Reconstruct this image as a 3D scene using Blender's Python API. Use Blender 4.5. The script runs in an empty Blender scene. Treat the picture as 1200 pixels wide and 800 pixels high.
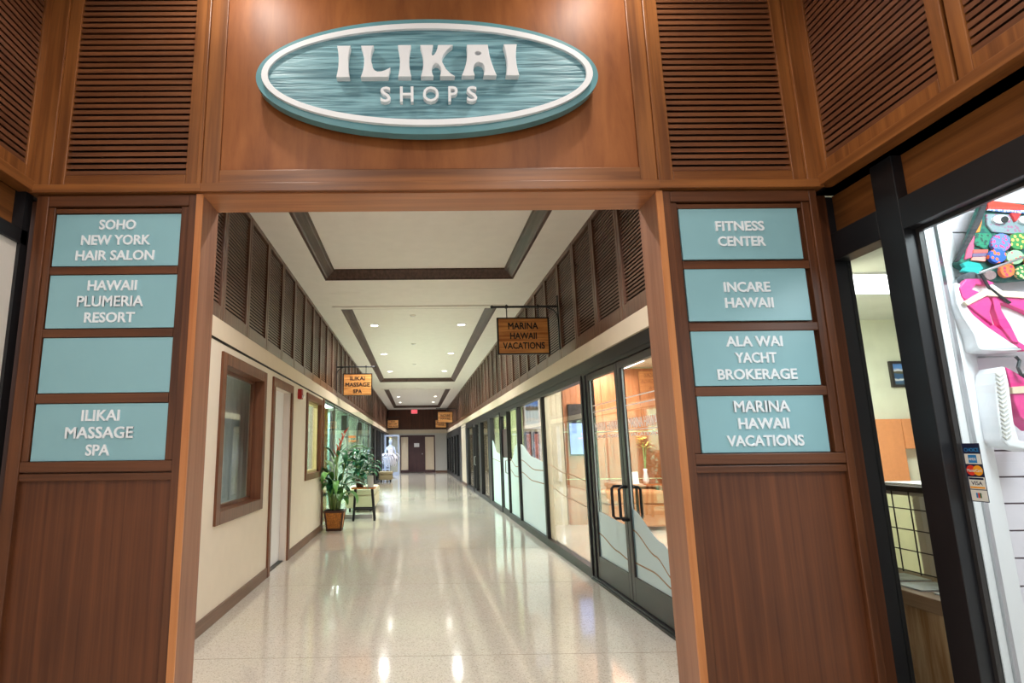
import bpy, bmesh, math, random
from mathutils import Vector, Matrix
from mathutils.geometry import tessellate_polygon
random.seed(7)
SC = bpy.context.scene
COL = SC.collection
PI = math.pi

# ---------------------------------------------------------------- camera, world, lights, exposure
cam_data = bpy.data.cameras.new('camera')
cam = bpy.data.objects.new('camera', cam_data)
COL.objects.link(cam)
SC.camera = cam
CAM = Vector((-0.0349, -2.4958, 1.35))
YAW, PIT, ROL = 0.0099, 0.1844, -0.0118
_fw = Vector((math.sin(YAW) * math.cos(PIT), math.cos(YAW) * math.cos(PIT), math.sin(PIT)))
_r = Vector((math.cos(YAW), -math.sin(YAW), 0))
_u = _r.cross(_fw)
_r2 = _r * math.cos(ROL) + _u * math.sin(ROL)
_u2 = -_r * math.sin(ROL) + _u * math.cos(ROL)
_m = Matrix((_r2, _u2, -_fw)).transposed().to_4x4()
_m.translation = CAM
cam.matrix_world = _m
cam_data.sensor_width = 36
cam_data.lens = 36 * 676.5 / 1200
cam_data.shift_x = (600 - 492.98) / 1200
cam_data.clip_start = 0.05

world = bpy.data.worlds.new('daylight')
SC.world = world
world.use_nodes = True
world.node_tree.nodes['Background'].inputs[0].default_value = (0.93, 0.96, 1.0, 1)
world.node_tree.nodes['Background'].inputs[1].default_value = 0.88
SC.view_settings.view_transform = 'Standard'
SC.view_settings.look = 'None'
SC.view_settings.gamma = 1
SC.view_settings.use_curve_mapping = False
SC.view_settings.exposure = 0.2
SC.cycles.max_bounces = 10
SC.cycles.diffuse_bounces = 6
SC.cycles.glossy_bounces = 5
SC.cycles.transparent_max_bounces = 16
SC.cycles.sample_clamp_indirect = 6
SC.cycles.caustics_reflective = False
SC.cycles.caustics_refractive = False

WARM = (1.0, 0.97, 0.95)
NEUT = (1.0, 0.95, 0.88)
COOL = (0.85, 0.95, 1.0)
DOWNLIGHT_W = 158
SHOP_W = 1.0


def area_light(name, loc, sx, sy, watts, color=NEUT, rot=(0, 0, 0), spread=PI):
    d = bpy.data.lights.new(name, 'AREA')
    d.shape = 'RECTANGLE'
    d.size = sx
    d.size_y = sy
    d.energy = watts
    d.color = color
    d.spread = spread
    o = bpy.data.objects.new(name, d)
    o.location = loc
    o.rotation_euler = rot
    COL.objects.link(o)
    return o


def spot_light(name, loc, watts, color=WARM, angle=150, blend=0.6, radius=0.06, rot=(0, 0, 0)):
    d = bpy.data.lights.new(name, 'SPOT')
    d.energy = watts
    d.color = color
    d.spot_size = math.radians(angle)
    d.spot_blend = blend
    d.shadow_soft_size = radius
    o = bpy.data.objects.new(name, d)
    o.location = loc
    o.rotation_euler = rot
    COL.objects.link(o)
    return o


# mostly unseen ceiling lamps added to light the shops behind the glass (their fittings are built further down)
SHOP_LIGHTS = [
    # x, y, z, sx, sy, watts, colour
    (2.95, 5.6, 2.72, 0.6, 1.2, 85, NEUT),
    (3.4, 7.4, 2.72, 0.6, 1.2, 60, NEUT),
    (2.9, 10.2, 2.72, 0.6, 1.2, 130, (0.92, 1.0, 0.95)),
    (2.9, 15.5, 2.72, 0.6, 1.2, 50, NEUT),
    (2.9, 26.5, 2.72, 0.6, 1.2, 40, COOL),
    (-2.9, 3.2, 2.72, 0.6, 1.2, 120, COOL),
    (-2.9, 6.6, 2.72, 0.6, 1.2, 60, NEUT),
    (-2.8, 11.5, 2.72, 0.6, 1.2, 210, (0.92, 1.0, 0.96)),
    (-2.8, 16.0, 2.72, 0.6, 1.2, 300, (0.92, 1.0, 0.97)),
    (-2.8, 24.5, 2.72, 0.6, 1.2, 110, COOL),
    (-2.8, 29.5, 2.72, 0.6, 1.2, 90, COOL),
]
for (lx, ly, lz, sx, sy, w, c) in SHOP_LIGHTS:
    area_light('added_shop_lamp', (lx, ly, lz - 0.03), sx, sy, w * SHOP_W, c)
area_light('office_lamp', (3.45, 1.83, 2.55), 0.7, 0.5, 58, (1.0, 1.0, 0.95))
area_light('display_fill', (2.35, -0.9, 2.45), 0.5, 0.9, 26, COOL, rot=(math.radians(25), 0, 0))  # unseen lamp added to light the shop display
# lobby downlights over the entrance
for lx in (-0.85, 0.92):
    spot_light('lobby_spot', (lx, -0.43, 3.84), 34, NEUT, angle=150, blend=0.5, radius=0.05)
for lx in (-1.0, 1.0):  # unseen pair added to light the lobby side, no fittings built
    spot_light('lobby_spot', (lx, -2.3, 3.84), 92, NEUT, angle=160, blend=0.5, radius=0.08)


# ---------------------------------------------------------------- materials
def s2l(c):
    return tuple(((v / 255) / 12.92 if v / 255 <= 0.04045 else ((v / 255 + 0.055) / 1.055) ** 2.4) for v in c) + (1,)


def newmat(name):
    m = bpy.data.materials.new(name)
    m.use_nodes = True
    nt = m.node_tree
    return m, nt, nt.nodes['Principled BSDF']


def plain(name, rgb, rough=0.5, metal=0.0, var=0.06, scale=6, bump=0.0, emit=None, estr=0):
    m, nt, b = newmat(name)
    c = s2l(rgb)
    tc = nt.nodes.new('ShaderNodeTexCoord')
    n = nt.nodes.new('ShaderNodeTexNoise')
    n.inputs['Scale'].default_value = scale
    n.inputs['Detail'].default_value = 3
    nt.links.new(tc.outputs['Object'], n.inputs['Vector'])
    r = nt.nodes.new('ShaderNodeValToRGB')
    r.color_ramp.elements[0].position = 0.3
    r.color_ramp.elements[1].position = 0.7
    r.color_ramp.elements[0].color = tuple(v * (1 - var) for v in c[:3]) + (1,)
    r.color_ramp.elements[1].color = tuple(min(1, v * (1 + var)) for v in c[:3]) + (1,)
    nt.links.new(n.outputs['Fac'], r.inputs['Fac'])
    nt.links.new(r.outputs['Color'], b.inputs['Base Color'])
    b.inputs['Roughness'].default_value = rough
    b.inputs['Metallic'].default_value = metal
    if bump:
        bp = nt.nodes.new('ShaderNodeBump')
        bp.inputs['Strength'].default_value = bump
        bp.inputs['Distance'].default_value = 0.01
        nt.links.new(n.outputs['Fac'], bp.inputs['Height'])
        nt.links.new(bp.outputs['Normal'], b.inputs['Normal'])
    if emit:
        b.inputs['Emission Color'].default_value = s2l(emit)
        b.inputs['Emission Strength'].default_value = estr
    return m


def wood(name, dark, light, axis='z', rough=0.38, fine=26, streak=0.9, p0=0.32, p1=0.72, spec=0.4):
    m, nt, b = newmat(name)
    tc = nt.nodes.new('ShaderNodeTexCoord')
    mp = nt.nodes.new('ShaderNodeMapping')
    sc = [fine, fine, fine]
    sc['xyz'.index(axis)] = streak
    mp.inputs['Scale'].default_value = sc
    nt.links.new(tc.outputs['Object'], mp.inputs['Vector'])
    n = nt.nodes.new('ShaderNodeTexNoise')
    n.inputs['Scale'].default_value = 1.0
    n.inputs['Detail'].default_value = 6
    n.inputs['Roughness'].default_value = 0.6
    n.inputs['Distortion'].default_value = 0.4
    nt.links.new(mp.outputs['Vector'], n.inputs['Vector'])
    n2 = nt.nodes.new('ShaderNodeTexNoise')
    n2.inputs['Scale'].default_value = 2.2
    n2.inputs['Detail'].default_value = 2
    nt.links.new(tc.outputs['Object'], n2.inputs['Vector'])
    mx = nt.nodes.new('ShaderNodeMath')
    mx.operation = 'MULTIPLY_ADD'
    mx.inputs[1].default_value = 0.35
    nt.links.new(n2.outputs['Fac'], mx.inputs[0])
    nt.links.new(n.outputs['Fac'], mx.inputs[2])
    r = nt.nodes.new('ShaderNodeValToRGB')
    r.color_ramp.elements[0].position = p0 + 0.17
    r.color_ramp.elements[1].position = p1 + 0.17
    r.color_ramp.elements[0].color = s2l(dark)
    r.color_ramp.elements[1].color = s2l(light)
    nt.links.new(mx.outputs[0], r.inputs['Fac'])
    nt.links.new(r.outputs['Color'], b.inputs['Base Color'])
    b.inputs['Roughness'].default_value = rough
    b.inputs['Specular IOR Level'].default_value = spec
    return m


def terrazzo(name):
    m, nt, b = newmat(name)
    tc = nt.nodes.new('ShaderNodeTexCoord')
    v = nt.nodes.new('ShaderNodeTexVoronoi')
    v.inputs['Scale'].default_value = 150
    nt.links.new(tc.outputs['Object'], v.inputs['Vector'])
    r = nt.nodes.new('ShaderNodeValToRGB')
    e = r.color_ramp.elements
    e[0].position = 0.0
    e[0].color = s2l((192, 184, 171))
    e[1].position = 1.0
    e[1].color = s2l((228, 222, 212))
    for p, c in ((0.12, (184, 174, 159)), (0.16, (218, 211, 199)), (0.7, (210, 202, 189))):
        k = e.new(p)
        k.color = s2l(c)
    sep = nt.nodes.new('ShaderNodeSeparateColor')
    nt.links.new(v.outputs['Color'], sep.inputs[0])
    nt.links.new(sep.outputs[0], r.inputs['Fac'])
    n = nt.nodes.new('ShaderNodeTexNoise')
    n.inputs['Scale'].default_value = 1.3
    n.inputs['Detail'].default_value = 4
    nt.links.new(tc.outputs['Object'], n.inputs['Vector'])
    mix = nt.nodes.new('ShaderNodeMix')
    mix.data_type = 'RGBA'
    mix.blend_type = 'MULTIPLY'
    mix.inputs[0].default_value = 0.10
    nt.links.new(r.outputs['Color'], mix.inputs[6])
    nt.links.new(n.outputs['Color'], mix.inputs[7])
    rn = nt.nodes.new('ShaderNodeMapRange')
    rn.inputs[3].default_value = 0.05
    rn.inputs[4].default_value = 0.13
    nt.links.new(n.outputs['Fac'], rn.inputs[0])
    nt.links.new(rn.outputs[0], b.inputs['Roughness'])
    nt.links.new(mix.outputs[2], b.inputs['Base Color'])
    b.inputs['IOR'].default_value = 1.55
    b.inputs['Specular IOR Level'].default_value = 0.8
    return m


def glass(name, tint=(251, 253, 252), ior=1.45, rough=0.0):
    m = bpy.data.materials.new(name)
    m.use_nodes = True
    nt = m.node_tree
    nt.nodes.clear()
    out = nt.nodes.new('ShaderNodeOutputMaterial')
    t = nt.nodes.new('ShaderNodeBsdfTransparent')
    t.inputs[0].default_value = s2l(tint)
    g = nt.nodes.new('ShaderNodeBsdfGlossy')
    g.inputs['Roughness'].default_value = rough
    fr = nt.nodes.new('ShaderNodeFresnel')
    geo = nt.nodes.new('ShaderNodeNewGeometry')
    mr = nt.nodes.new('ShaderNodeMapRange')
    mr.inputs[3].default_value = ior
    mr.inputs[4].default_value = 1.0 / ior      # the node inverts the index on back faces; this keeps both faces alike
    nt.links.new(geo.outputs['Backfacing'], mr.inputs[0])
    nt.links.new(mr.outputs[0], fr.inputs[0])
    mx = nt.nodes.new('ShaderNodeMixShader')
    nt.links.new(fr.outputs[0], mx.inputs[0])
    nt.links.new(t.outputs[0], mx.inputs[1])
    nt.links.new(g.outputs[0], mx.inputs[2])
    nt.links.new(mx.outputs[0], out.inputs[0])
    return m


def film(name, rgb, keep=0.3):
    m = bpy.data.materials.new(name)
    m.use_nodes = True
    nt = m.node_tree
    nt.nodes.clear()
    out = nt.nodes.new('ShaderNodeOutputMaterial')
    t = nt.nodes.new('ShaderNodeBsdfTransparent')
    d = nt.nodes.new('ShaderNodeBsdfDiffuse')
    d.inputs[0].default_value = s2l(rgb)
    tr = nt.nodes.new('ShaderNodeBsdfTranslucent')
    tr.inputs[0].default_value = s2l(rgb)
    m1 = nt.nodes.new('ShaderNodeMixShader')
    m1.inputs[0].default_value = 0.5
    nt.links.new(d.outputs[0], m1.inputs[1])
    nt.links.new(tr.outputs[0], m1.inputs[2])
    m2 = nt.nodes.new('ShaderNodeMixShader')
    m2.inputs[0].default_value = keep
    nt.links.new(m1.outputs[0], m2.inputs[1])
    nt.links.new(t.outputs[0], m2.inputs[2])
    nt.links.new(m2.outputs[0], out.inputs[0])
    return m


def lamp_mat(name, rgb, strength):
    return plain(name, rgb, 0.5, emit=rgb, estr=strength, var=0.0)


M = {}
M['frame'] = wood('cherry_frame', (106, 60, 27), (156, 97, 49), 'z')
M['frame_x'] = wood('cherry_frame_across', (106, 60, 27), (156, 97, 49), 'x')
M['frame_y'] = wood('cherry_frame_deep', (106, 60, 27), (156, 97, 49), 'y')
M['jamb'] = wood('jamb_edge', (176, 106, 58), (206, 138, 84), 'z')
M['jamb_side'] = wood('jamb_side', (130, 88, 66), (160, 114, 88), 'z', rough=0.45)
M['header'] = wood('header_panel', (128, 72, 36), (164, 100, 54), 'z', fine=10, streak=2.0, rough=0.42, spec=0.22)
M['soffit'] = wood('header_underside', (150, 92, 56), (190, 128, 82), 'x', rough=0.4)
M['pillar'] = wood('mahogany_frame', (72, 39, 20), (114, 68, 40), 'z', fine=30)
M['pillar_x'] = wood('mahogany_rail', (72, 39, 20), (114, 68, 40), 'x', fine=30)
M['pillar_panel'] = wood('mahogany_panel', (78, 42, 22), (112, 64, 36), 'z', fine=34, streak=0.6)
M['slat'] = wood('louver_slat', (92, 53, 31), (134, 84, 53), 'x', rough=0.35)
M['slat_y'] = wood('louver_slat_side', (86, 50, 32), (126, 80, 54), 'y', rough=0.3)
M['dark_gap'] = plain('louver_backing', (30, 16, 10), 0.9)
M['hall_frame'] = wood('hall_louver_frame', (84, 60, 48), (122, 92, 76), 'z', rough=0.28)
M['hall_slat'] = wood('hall_louver_slat', (92, 66, 52), (128, 96, 78), 'y', rough=0.3)
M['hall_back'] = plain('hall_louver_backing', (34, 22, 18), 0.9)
M['end_wood'] = wood('end_wall_panel', (66, 34, 22), (98, 54, 36), 'z')
M['trim_wood'] = wood('window_trim', (96, 58, 38), (132, 84, 58), 'z')
M['brown_base'] = wood('baseboard_wood', (100, 72, 56), (128, 96, 78), 'y')
M['beige'] = plain('beige_wall', (233, 221, 202), 0.6, var=0.02)
M['fascia'] = plain('beige_fascia', (226, 210, 186), 0.6, var=0.02)
M['ceil'] = plain('ceiling_paint', (244, 240, 233), 0.8, var=0.02)
M['crown'] = wood('dark_crown', (64, 46, 38), (100, 76, 66), 'y', rough=0.4, spec=0.25)
M['floor'] = terrazzo('polished_terrazzo')
M['joint'] = plain('joint_strip', (150, 138, 120), 0.5)
M['black'] = plain('black_aluminium', (24, 24, 27), 0.42, var=0.1)
M['blackline'] = plain('black_reveal', (22, 20, 20), 0.6)
M['bronze'] = plain('dark_bronze', (50, 47, 46), 0.38, var=0.08)
M['glass'] = glass('clear_glass', ior=1.52)
M['glass_green'] = glass('green_edge_glass', (244, 251, 248), 1.45)
M['film'] = film('frosted_film', (226, 242, 246), 0.08)
M['film_line'] = plain('brown_wave_line', (150, 116, 84), 0.5)
M['decal'] = plain('white_vinyl', (246, 246, 246), 0.5, var=0.0)
M['teal'] = plain('teal_panel', (140, 184, 192), 0.35, var=0.03, scale=3)
M['white'] = plain('white_paint', (240, 240, 242), 0.45, var=0.01)
M['offwhite'] = plain('off_white_wall', (226, 216, 206), 0.6, var=0.02)
M['sign_txt'] = plain('white_letter', (236, 240, 244), 0.4, var=0.01)
M['gold_wood'] = wood('golden_board', (170, 100, 46), (240, 178, 104), 'x', fine=40, streak=2)
M['pot_panel'] = plain('woven_amber', (176, 110, 42), 0.6, var=0.45, scale=55, bump=0.4)
M['pot_frame'] = plain('dark_pot_frame', (72, 40, 26), 0.45)
M['soil'] = plain('dark_soil', (44, 32, 24), 0.95, var=0.3, scale=60)
M['leaf'] = plain('glossy_leaf', (40, 104, 64), 0.35, var=0.35, scale=9)
M['leaf_l'] = plain('pale_leaf', (96, 150, 74), 0.4, var=0.25, scale=9)
M['leaf_t'] = plain('teal_leaf', (38, 128, 92), 0.35, var=0.35, scale=9)
M['stem'] = plain('green_stem', (140, 168, 100), 0.5, var=0.15)
M['flower'] = plain('coral_bract', (222, 98, 70), 0.45, var=0.25, scale=20)
M['red'] = plain('red_plastic', (170, 36, 34), 0.4)
M['ottoman'] = plain('beige_vinyl', (206, 194, 164), 0.5, var=0.03)
M['ottoman_o'] = plain('olive_vinyl', (166, 152, 116), 0.55, var=0.03)
M['stool_top'] = wood('honey_stool_top', (190, 112, 44), (226, 150, 76), 'x')
M['maroon'] = wood('maroon_door', (66, 44, 48), (90, 62, 64), 'z', rough=0.4)
M['cream'] = plain('cream_panel', (228, 208, 182), 0.6, var=0.02)
M['grey_wall'] = plain('pale_grey_wall', (206, 202, 194), 0.6, var=0.02)
M['lamp'] = lamp_mat('lamp_glow', (255, 246, 228), 14)
M['tube'] = lamp_mat('fluorescent_glow', (250, 252, 255), 5)
M['exit_red'] = lamp_mat('exit_glow', (255, 84, 104), 1.0)
M['orange_glow'] = lamp_mat('orange_sign_glow', (255, 140, 70), 1.2)
M['metal'] = plain('brushed_metal', (190, 190, 192), 0.3, 1.0)
M['dress'] = plain('white_costume', (240, 240, 250), 0.7, var=0.04)
M['pink'] = plain('pink_strap', (226, 62, 140), 0.45, var=0.05)
M['sole'] = plain('white_sole', (236, 236, 240), 0.55, var=0.02)


def carved_teal():
    m, nt, b = newmat('carved_teal')
    tc = nt.nodes.new('ShaderNodeTexCoord')
    mp = nt.nodes.new('ShaderNodeMapping')
    mp.inputs['Scale'].default_value = (3.0, 3.0, 62)
    nt.links.new(tc.outputs['Object'], mp.inputs['Vector'])
    n = nt.nodes.new('ShaderNodeTexNoise')
    n.inputs['Scale'].default_value = 1.0
    n.inputs['Detail'].default_value = 4
    n.inputs['Distortion'].default_value = 0.5
    nt.links.new(mp.outputs['Vector'], n.inputs['Vector'])
    r = nt.nodes.new('ShaderNodeValToRGB')
    r.color_ramp.elements[0].position = 0.38
    r.color_ramp.elements[1].position = 0.6
    r.color_ramp.elements[0].color = s2l((76, 122, 134))
    r.color_ramp.elements[1].color = s2l((138, 184, 194))
    nt.links.new(n.outputs['Fac'], r.inputs['Fac'])
    nt.links.new(r.outputs['Color'], b.inputs['Base Color'])
    bp = nt.nodes.new('ShaderNodeBump')
    bp.inputs['Strength'].default_value = 0.8
    bp.inputs['Distance'].default_value = 0.012
    nt.links.new(n.outputs['Fac'], bp.inputs['Height'])
    nt.links.new(bp.outputs['Normal'], b.inputs['Normal'])
    b.inputs['Roughness'].default_value = 0.4
    return m


M['teal_carved'] = carved_teal()
M['teal_rim'] = plain('teal_rim', (98, 152, 160), 0.35, var=0.1)


# ---------------------------------------------------------------- mesh helpers
class MB:
    def __init__(self):
        self.v, self.f = [], []

    def add(self, vs, fs):
        k = len(self.v)
        self.v += [tuple(p) for p in vs]
        self.f += [tuple(i + k for i in f) for f in fs]
        return self

    def box(self, x0, x1, y0, y1, z0, z1):
        x0, x1 = sorted((x0, x1)); y0, y1 = sorted((y0, y1)); z0, z1 = sorted((z0, z1))
        return self.add([(x0, y0, z0), (x1, y0, z0), (x1, y1, z0), (x0, y1, z0),
                         (x0, y0, z1), (x1, y0, z1), (x1, y1, z1), (x0, y1, z1)],
                        [(0, 3, 2, 1), (4, 5, 6, 7), (0, 1, 5, 4), (1, 2, 6, 5), (2, 3, 7, 6), (3, 0, 4, 7)])

    def hexa(self, b, t):
        return self.add(list(b) + list(t), [(3, 2, 1, 0), (4, 5, 6, 7), (0, 1, 5, 4), (1, 2, 6, 5), (2, 3, 7, 6), (3, 0, 4, 7)])

    def prism(self, poly, fn, d0, d1, holes=()):
        """poly: list of 2-D points; fn(a, b, d) -> 3-D point"""
        loops = [list(poly)] + [list(h) for h in holes]
        flat = [p for l in loops for p in l]
        n = len(flat)
        tris = tessellate_polygon([[Vector((p[0], p[1], 0)) for p in l] for l in loops])
        vs = [fn(p[0], p[1], d0) for p in flat] + [fn(p[0], p[1], d1) for p in flat]
        fs = [tuple(t) for t in tris] + [tuple(i + n for i in reversed(t)) for t in tris]
        k = 0
        for l in loops:
            m = len(l)
            for i in range(m):
                j = (i + 1) % m
                fs.append((k + i, k + j, k + j + n, k + i + n))
            k += m
        return self.add(vs, fs)

    def tube(self, pts, r, n=8, cap=True):
        pts = [Vector(p) for p in pts]
        rs = r if isinstance(r, (list, tuple)) else [r] * len(pts)
        ring = []
        up = None
        for i, p in enumerate(pts):
            d = (pts[min(i + 1, len(pts) - 1)] - pts[max(i - 1, 0)]).normalized()
            if up is None:
                up = Vector((0, 0, 1)) if abs(d.z) < 0.9 else Vector((1, 0, 0))
            a = d.cross(up).normalized()
            b = a.cross(d).normalized()
            up = b
            ring.append([p + (a * math.cos(2 * PI * k / n) + b * math.sin(2 * PI * k / n)) * rs[i] for k in range(n)])
        vs = [q for rr in ring for q in rr]
        fs = []
        for i in range(len(pts) - 1):
            for k in range(n):
                fs.append((i * n + k, i * n + (k + 1) % n, (i + 1) * n + (k + 1) % n, (i + 1) * n + k))
        if cap:
            fs.append(tuple(range(n - 1, -1, -1)))
            fs.append(tuple((len(pts) - 1) * n + k for k in range(n)))
        return self.add(vs, fs)

    def lathe(self, prof, c=(0, 0, 0), n=20, sx=1, sy=1):
        vs, fs = [], []
        for (r, z) in prof:
            for k in range(n):
                a = 2 * PI * k / n
                vs.append((c[0] + r * math.cos(a) * sx, c[1] + r * math.sin(a) * sy, c[2] + z))
        for i in range(len(prof) - 1):
            for k in range(n):
                fs.append((i * n + k, i * n + (k + 1) % n, (i + 1) * n + (k + 1) % n, (i + 1) * n + k))
        fs.append(tuple(range(n - 1, -1, -1)))
        fs.append(tuple((len(prof) - 1) * n + k for k in range(n)))
        return self.add(vs, fs)


def wloc(o):
    v = Vector((0, 0, 0))
    while o is not None:
        v = v + o.location
        o = o.parent
    return v


def obj(name, mb, mat, parent=None, smooth=False, bevel=0, kind=None, label=None, cat=None, group=None, origin=None):
    me = bpy.data.meshes.new(name)
    if parent is not None:
        off = wloc(parent)
    elif origin is not None:
        off = Vector(origin)
    elif mb.v:
        xs, ys, zs = zip(*mb.v)
        off = Vector(((min(xs) + max(xs)) / 2, (min(ys) + max(ys)) / 2, min(zs)))
    else:
        off = Vector((0, 0, 0))
    me.from_pydata([(a - off.x, b - off.y, c - off.z) for a, b, c in mb.v], [], mb.f)
    me.materials.append(mat)
    bm = bmesh.new()
    bm.from_mesh(me)
    bmesh.ops.recalc_face_normals(bm, faces=bm.faces)
    bm.to_mesh(me)
    bm.free()
    if smooth:
        for p in me.polygons:
            p.use_smooth = True
    o = bpy.data.objects.new(name, me)
    COL.objects.link(o)
    if parent is not None:
        o.parent = parent
    else:
        o.location = off
    if bevel:
        md = o.modifiers.new('bevel', 'BEVEL')
        md.width = bevel
        md.segments = 2
        md.limit_method = 'ANGLE'
    tag(o, label, cat, group, kind)
    return o


def tag(o, label=None, cat=None, group=None, kind=None):
    if label: o['label'] = label
    if cat: o['category'] = cat
    if group: o['group'] = group
    if kind: o['kind'] = kind
    return o


def thing(name, loc, label, cat, group=None, kind=None):
    o = bpy.data.objects.new(name, None)
    o.empty_display_size = 0.1
    COL.objects.link(o)
    o.location = loc
    return tag(o, label, cat, group, kind)


def struct(name, mb, mat, **k):
    return obj(name, mb, mat, kind='structure', **k)


def copy_tree(o, loc, label=None):
    c = o.copy()
    COL.objects.link(c)
    c.location = loc
    if label: c['label'] = label
    for ch in list(o.children):
        d = ch.copy()
        COL.objects.link(d)
        d.parent = c
        for g in list(ch.children):
            e = g.copy()
            COL.objects.link(e)
            e.parent = d
    return c


def text_mb(mb, s, fn, cx, cz, h, w=None, depth=0.004, bold=0.012, d0=0.0):
    """letters of height h centred on (cx, cz); fn(a, b, d) -> 3-D point"""
    cu = bpy.data.curves.new('t', 'FONT')
    cu.body = s
    cu.size = 1
    cu.offset = bold
    cu.extrude = 0.5
    cu.resolution_u = 3
    to = bpy.data.objects.new('t', cu)
    COL.objects.link(to)
    if 'M' in s: cu.offset = 0      # this glyph breaks when offset, so it is thickened by overlaid copies below
    dg = bpy.context.evaluated_depsgraph_get()
    me = bpy.data.meshes.new_from_object(to.evaluated_get(dg))
    xs = [v.co.x for v in me.vertices]
    ys = [v.co.y for v in me.vertices]
    x0, x1, y0, y1 = min(xs), max(xs), min(ys), max(ys)
    sy = h / (y1 - y0)
    sx = (w / (x1 - x0)) if w else sy
    k = bold * 0.8 * sx
    for ci, (ox, oz) in enumerate(((-k, -k), (k, -k), (k, k), (-k, k)) if 'M' in s and bold else ((0, 0),)):
        vs = [fn(cx + ox + (v.co.x - (x0 + x1) / 2) * sx, cz + oz + (v.co.y - (y0 + y1) / 2) * sy, d0 + ci * depth * 0.06 + (v.co.z + 0.5) * depth) for v in me.vertices]
        mb.add(vs, [tuple(p.vertices) for p in me.polygons])
    bpy.data.objects.remove(to)
    bpy.data.curves.remove(cu)
    bpy.data.meshes.remove(me)
    return mb


def front(y):
    return lambda a, b, d: (a, y - d, b)


def side(x, sgn):
    """text on a wall facing the corridor; a runs along the reading direction"""
    return (lambda a, b, d: (x - d, -a, b)) if sgn > 0 else (lambda a, b, d: (x + d, a, b))


# ================================================================= STRUCTURE
XL, XR, YE, ZC = -1.68, 1.80, 32.5, 3.708
fl = struct('floor', MB().box(-7, 9, -9, 33.2, -0.2, 0), M['floor'], origin=(0, 0, 0))
jm = MB()
for k in range(15):
    y = 1.66 + 2.09 * k
    jm.box(-1.66, 1.80, y - 0.0025, y + 0.0025, -0.001, 0.0006)
jm.box(-1.76, 1.83, -0.45, -0.445, -0.001, 0.0006)
obj('joint', jm, M['joint'], fl)

# ---- corridor ceiling with three coffers
COF = [(0.55, 5.31), (7.0, 17.8), (20.35, 30.7)]
CX0, CX1 = -1.283, 1.352
ce = MB()
ce.box(-1.80, CX0, 0.19, YE + .2, ZC, ZC + 0.36)
ce.box(CX1, 1.92, 0.19, YE + .2, ZC, ZC + 0.36)
ys = [0.19] + [v for c in COF for v in c] + [YE + .2]
for i in range(0, len(ys), 2):
    ce.box(CX0, CX1, ys[i], ys[i + 1], ZC, ZC + 0.36)
for (a, b) in COF:
    ce.box(CX0, CX1, a, b, ZC + 0.10, ZC + 0.36)
    # shallow stepped border round the coffer
    w = 0.13
    z0 = ZC - 0.022
    ce.box(CX0 - w, CX0, a - w, b + 2 * w, z0, ZC)
    ce.box(CX1, CX1 + w, a - w, b + 2 * w, z0, ZC)
    ce.box(CX0, CX1, a - w, a, z0, ZC)
    ce.box(CX0, CX1, b, b + 2 * w, z0, ZC)
struct('ceiling', ce, M['ceil'], origin=(0, 0, 0))
for i, (a, b) in enumerate(COF):
    cr = MB()
    prof = [(0, 0.0), (0.010, 0.0), (0.020, 0.022), (0.04, 0.03), (0.11, 0.085), (0.125, 0.09), (0.14, 0.105), (0.14, 0.132), (0, 0.132)]
    corners = [(CX0, a, 1, 1), (CX1, a, -1, 1), (CX1, b, -1, -1), (CX0, b, 1, -1)]
    n = len(prof)
    vs = [(cx + sx * d, cy + sy * d, ZC - 0.022 + z) for (cx, cy, sx, sy) in corners for (d, z) in prof]
    fs = []
    for c in range(4):
        for k in range(n):
            fs.append((c * n + k, c * n + (k + 1) % n, ((c + 1) % 4) * n + (k + 1) % n, ((c + 1) % 4) * n + k))
    cr.add(vs, fs)
    struct('trim_%d' % (i + 1), cr, M['crown'])
pnl = MB()
pnl.box(-1.34, -0.87, 6.03, 6.045, ZC - 0.004, ZC + 0.01)
pnl.box(-0.885, -0.87, 6.03, 6.5, ZC - 0.004, ZC + 0.01)
obj('access_panel', pnl, M['ceil'], label='faint square access hatch in the ceiling between the first two coffers', cat='ceiling hatch')

# ---- left corridor wall
lw = MB()
T0 = XL - 0.14
W1 = (2.45, 3.73, 0.84, 2.10)     # window 1 opening
D1 = (4.27, 5.11, 0, 2.105)       # door opening
W2 = (6.31, 7.57, 0.99, 2.14)
lw.box(T0, XL, 0.19, W1[0], 0, 2.26)
lw.box(T0, XL, W1[0], W1[1], 0, W1[2]); lw.box(T0, XL, W1[0], W1[1], W1[3], 2.26)
lw.box(T0, XL, W1[1], D1[0], 0, 2.26)
lw.box(T0, XL, D1[0], D1[1], D1[3], 2.26)
lw.box(T0, XL, D1[1], W2[0], 0, 2.26)
lw.box(T0, XL, W2[0], W2[1], 0, W2[2]); lw.box(T0, XL, W2[0], W2[1], W2[3], 2.26)
lw.box(T0, XL, W2[1], 7.80, 0, 2.26)
lw.box(T0 - .1, XL - 0.07, 0.19, YE, 2.44, ZC + 0.05)      # backing of the louver band
wl = struct('wall_left', lw, M['beige'])
obj('fascia', MB().box(T0, XL + 0.012, 0.19, YE, 2.275, 2.44), M['fascia'], wl)
struct('trim_4', MB().box(T0, XL + 0.004, 0.19, YE, 2.255, 2.275), M['blackline'])
bb = MB()
for a, b in ((0.19, 4.12), (5.24, 7.84)):
    bb.box(XL, XL + 0.018, a, b, 0, 0.105)
struct('baseboard_left', bb, M['brown_base'], bevel=0.003)


def trim_frame(mb, x0, x1, y0, y1, z0, z1, w, bottom=True):
    mb.box(x0, x1, y0, y0 + w, z0, z1)
    mb.box(x0, x1, y1 - w, y1, z0, z1)
    mb.box(x0, x1, y0 + w, y1 - w, z1 - w, z1)
    if bottom:
        mb.box(x0, x1, y0 + w, y1 - w, z0, z0 + w)
    return mb


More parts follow.
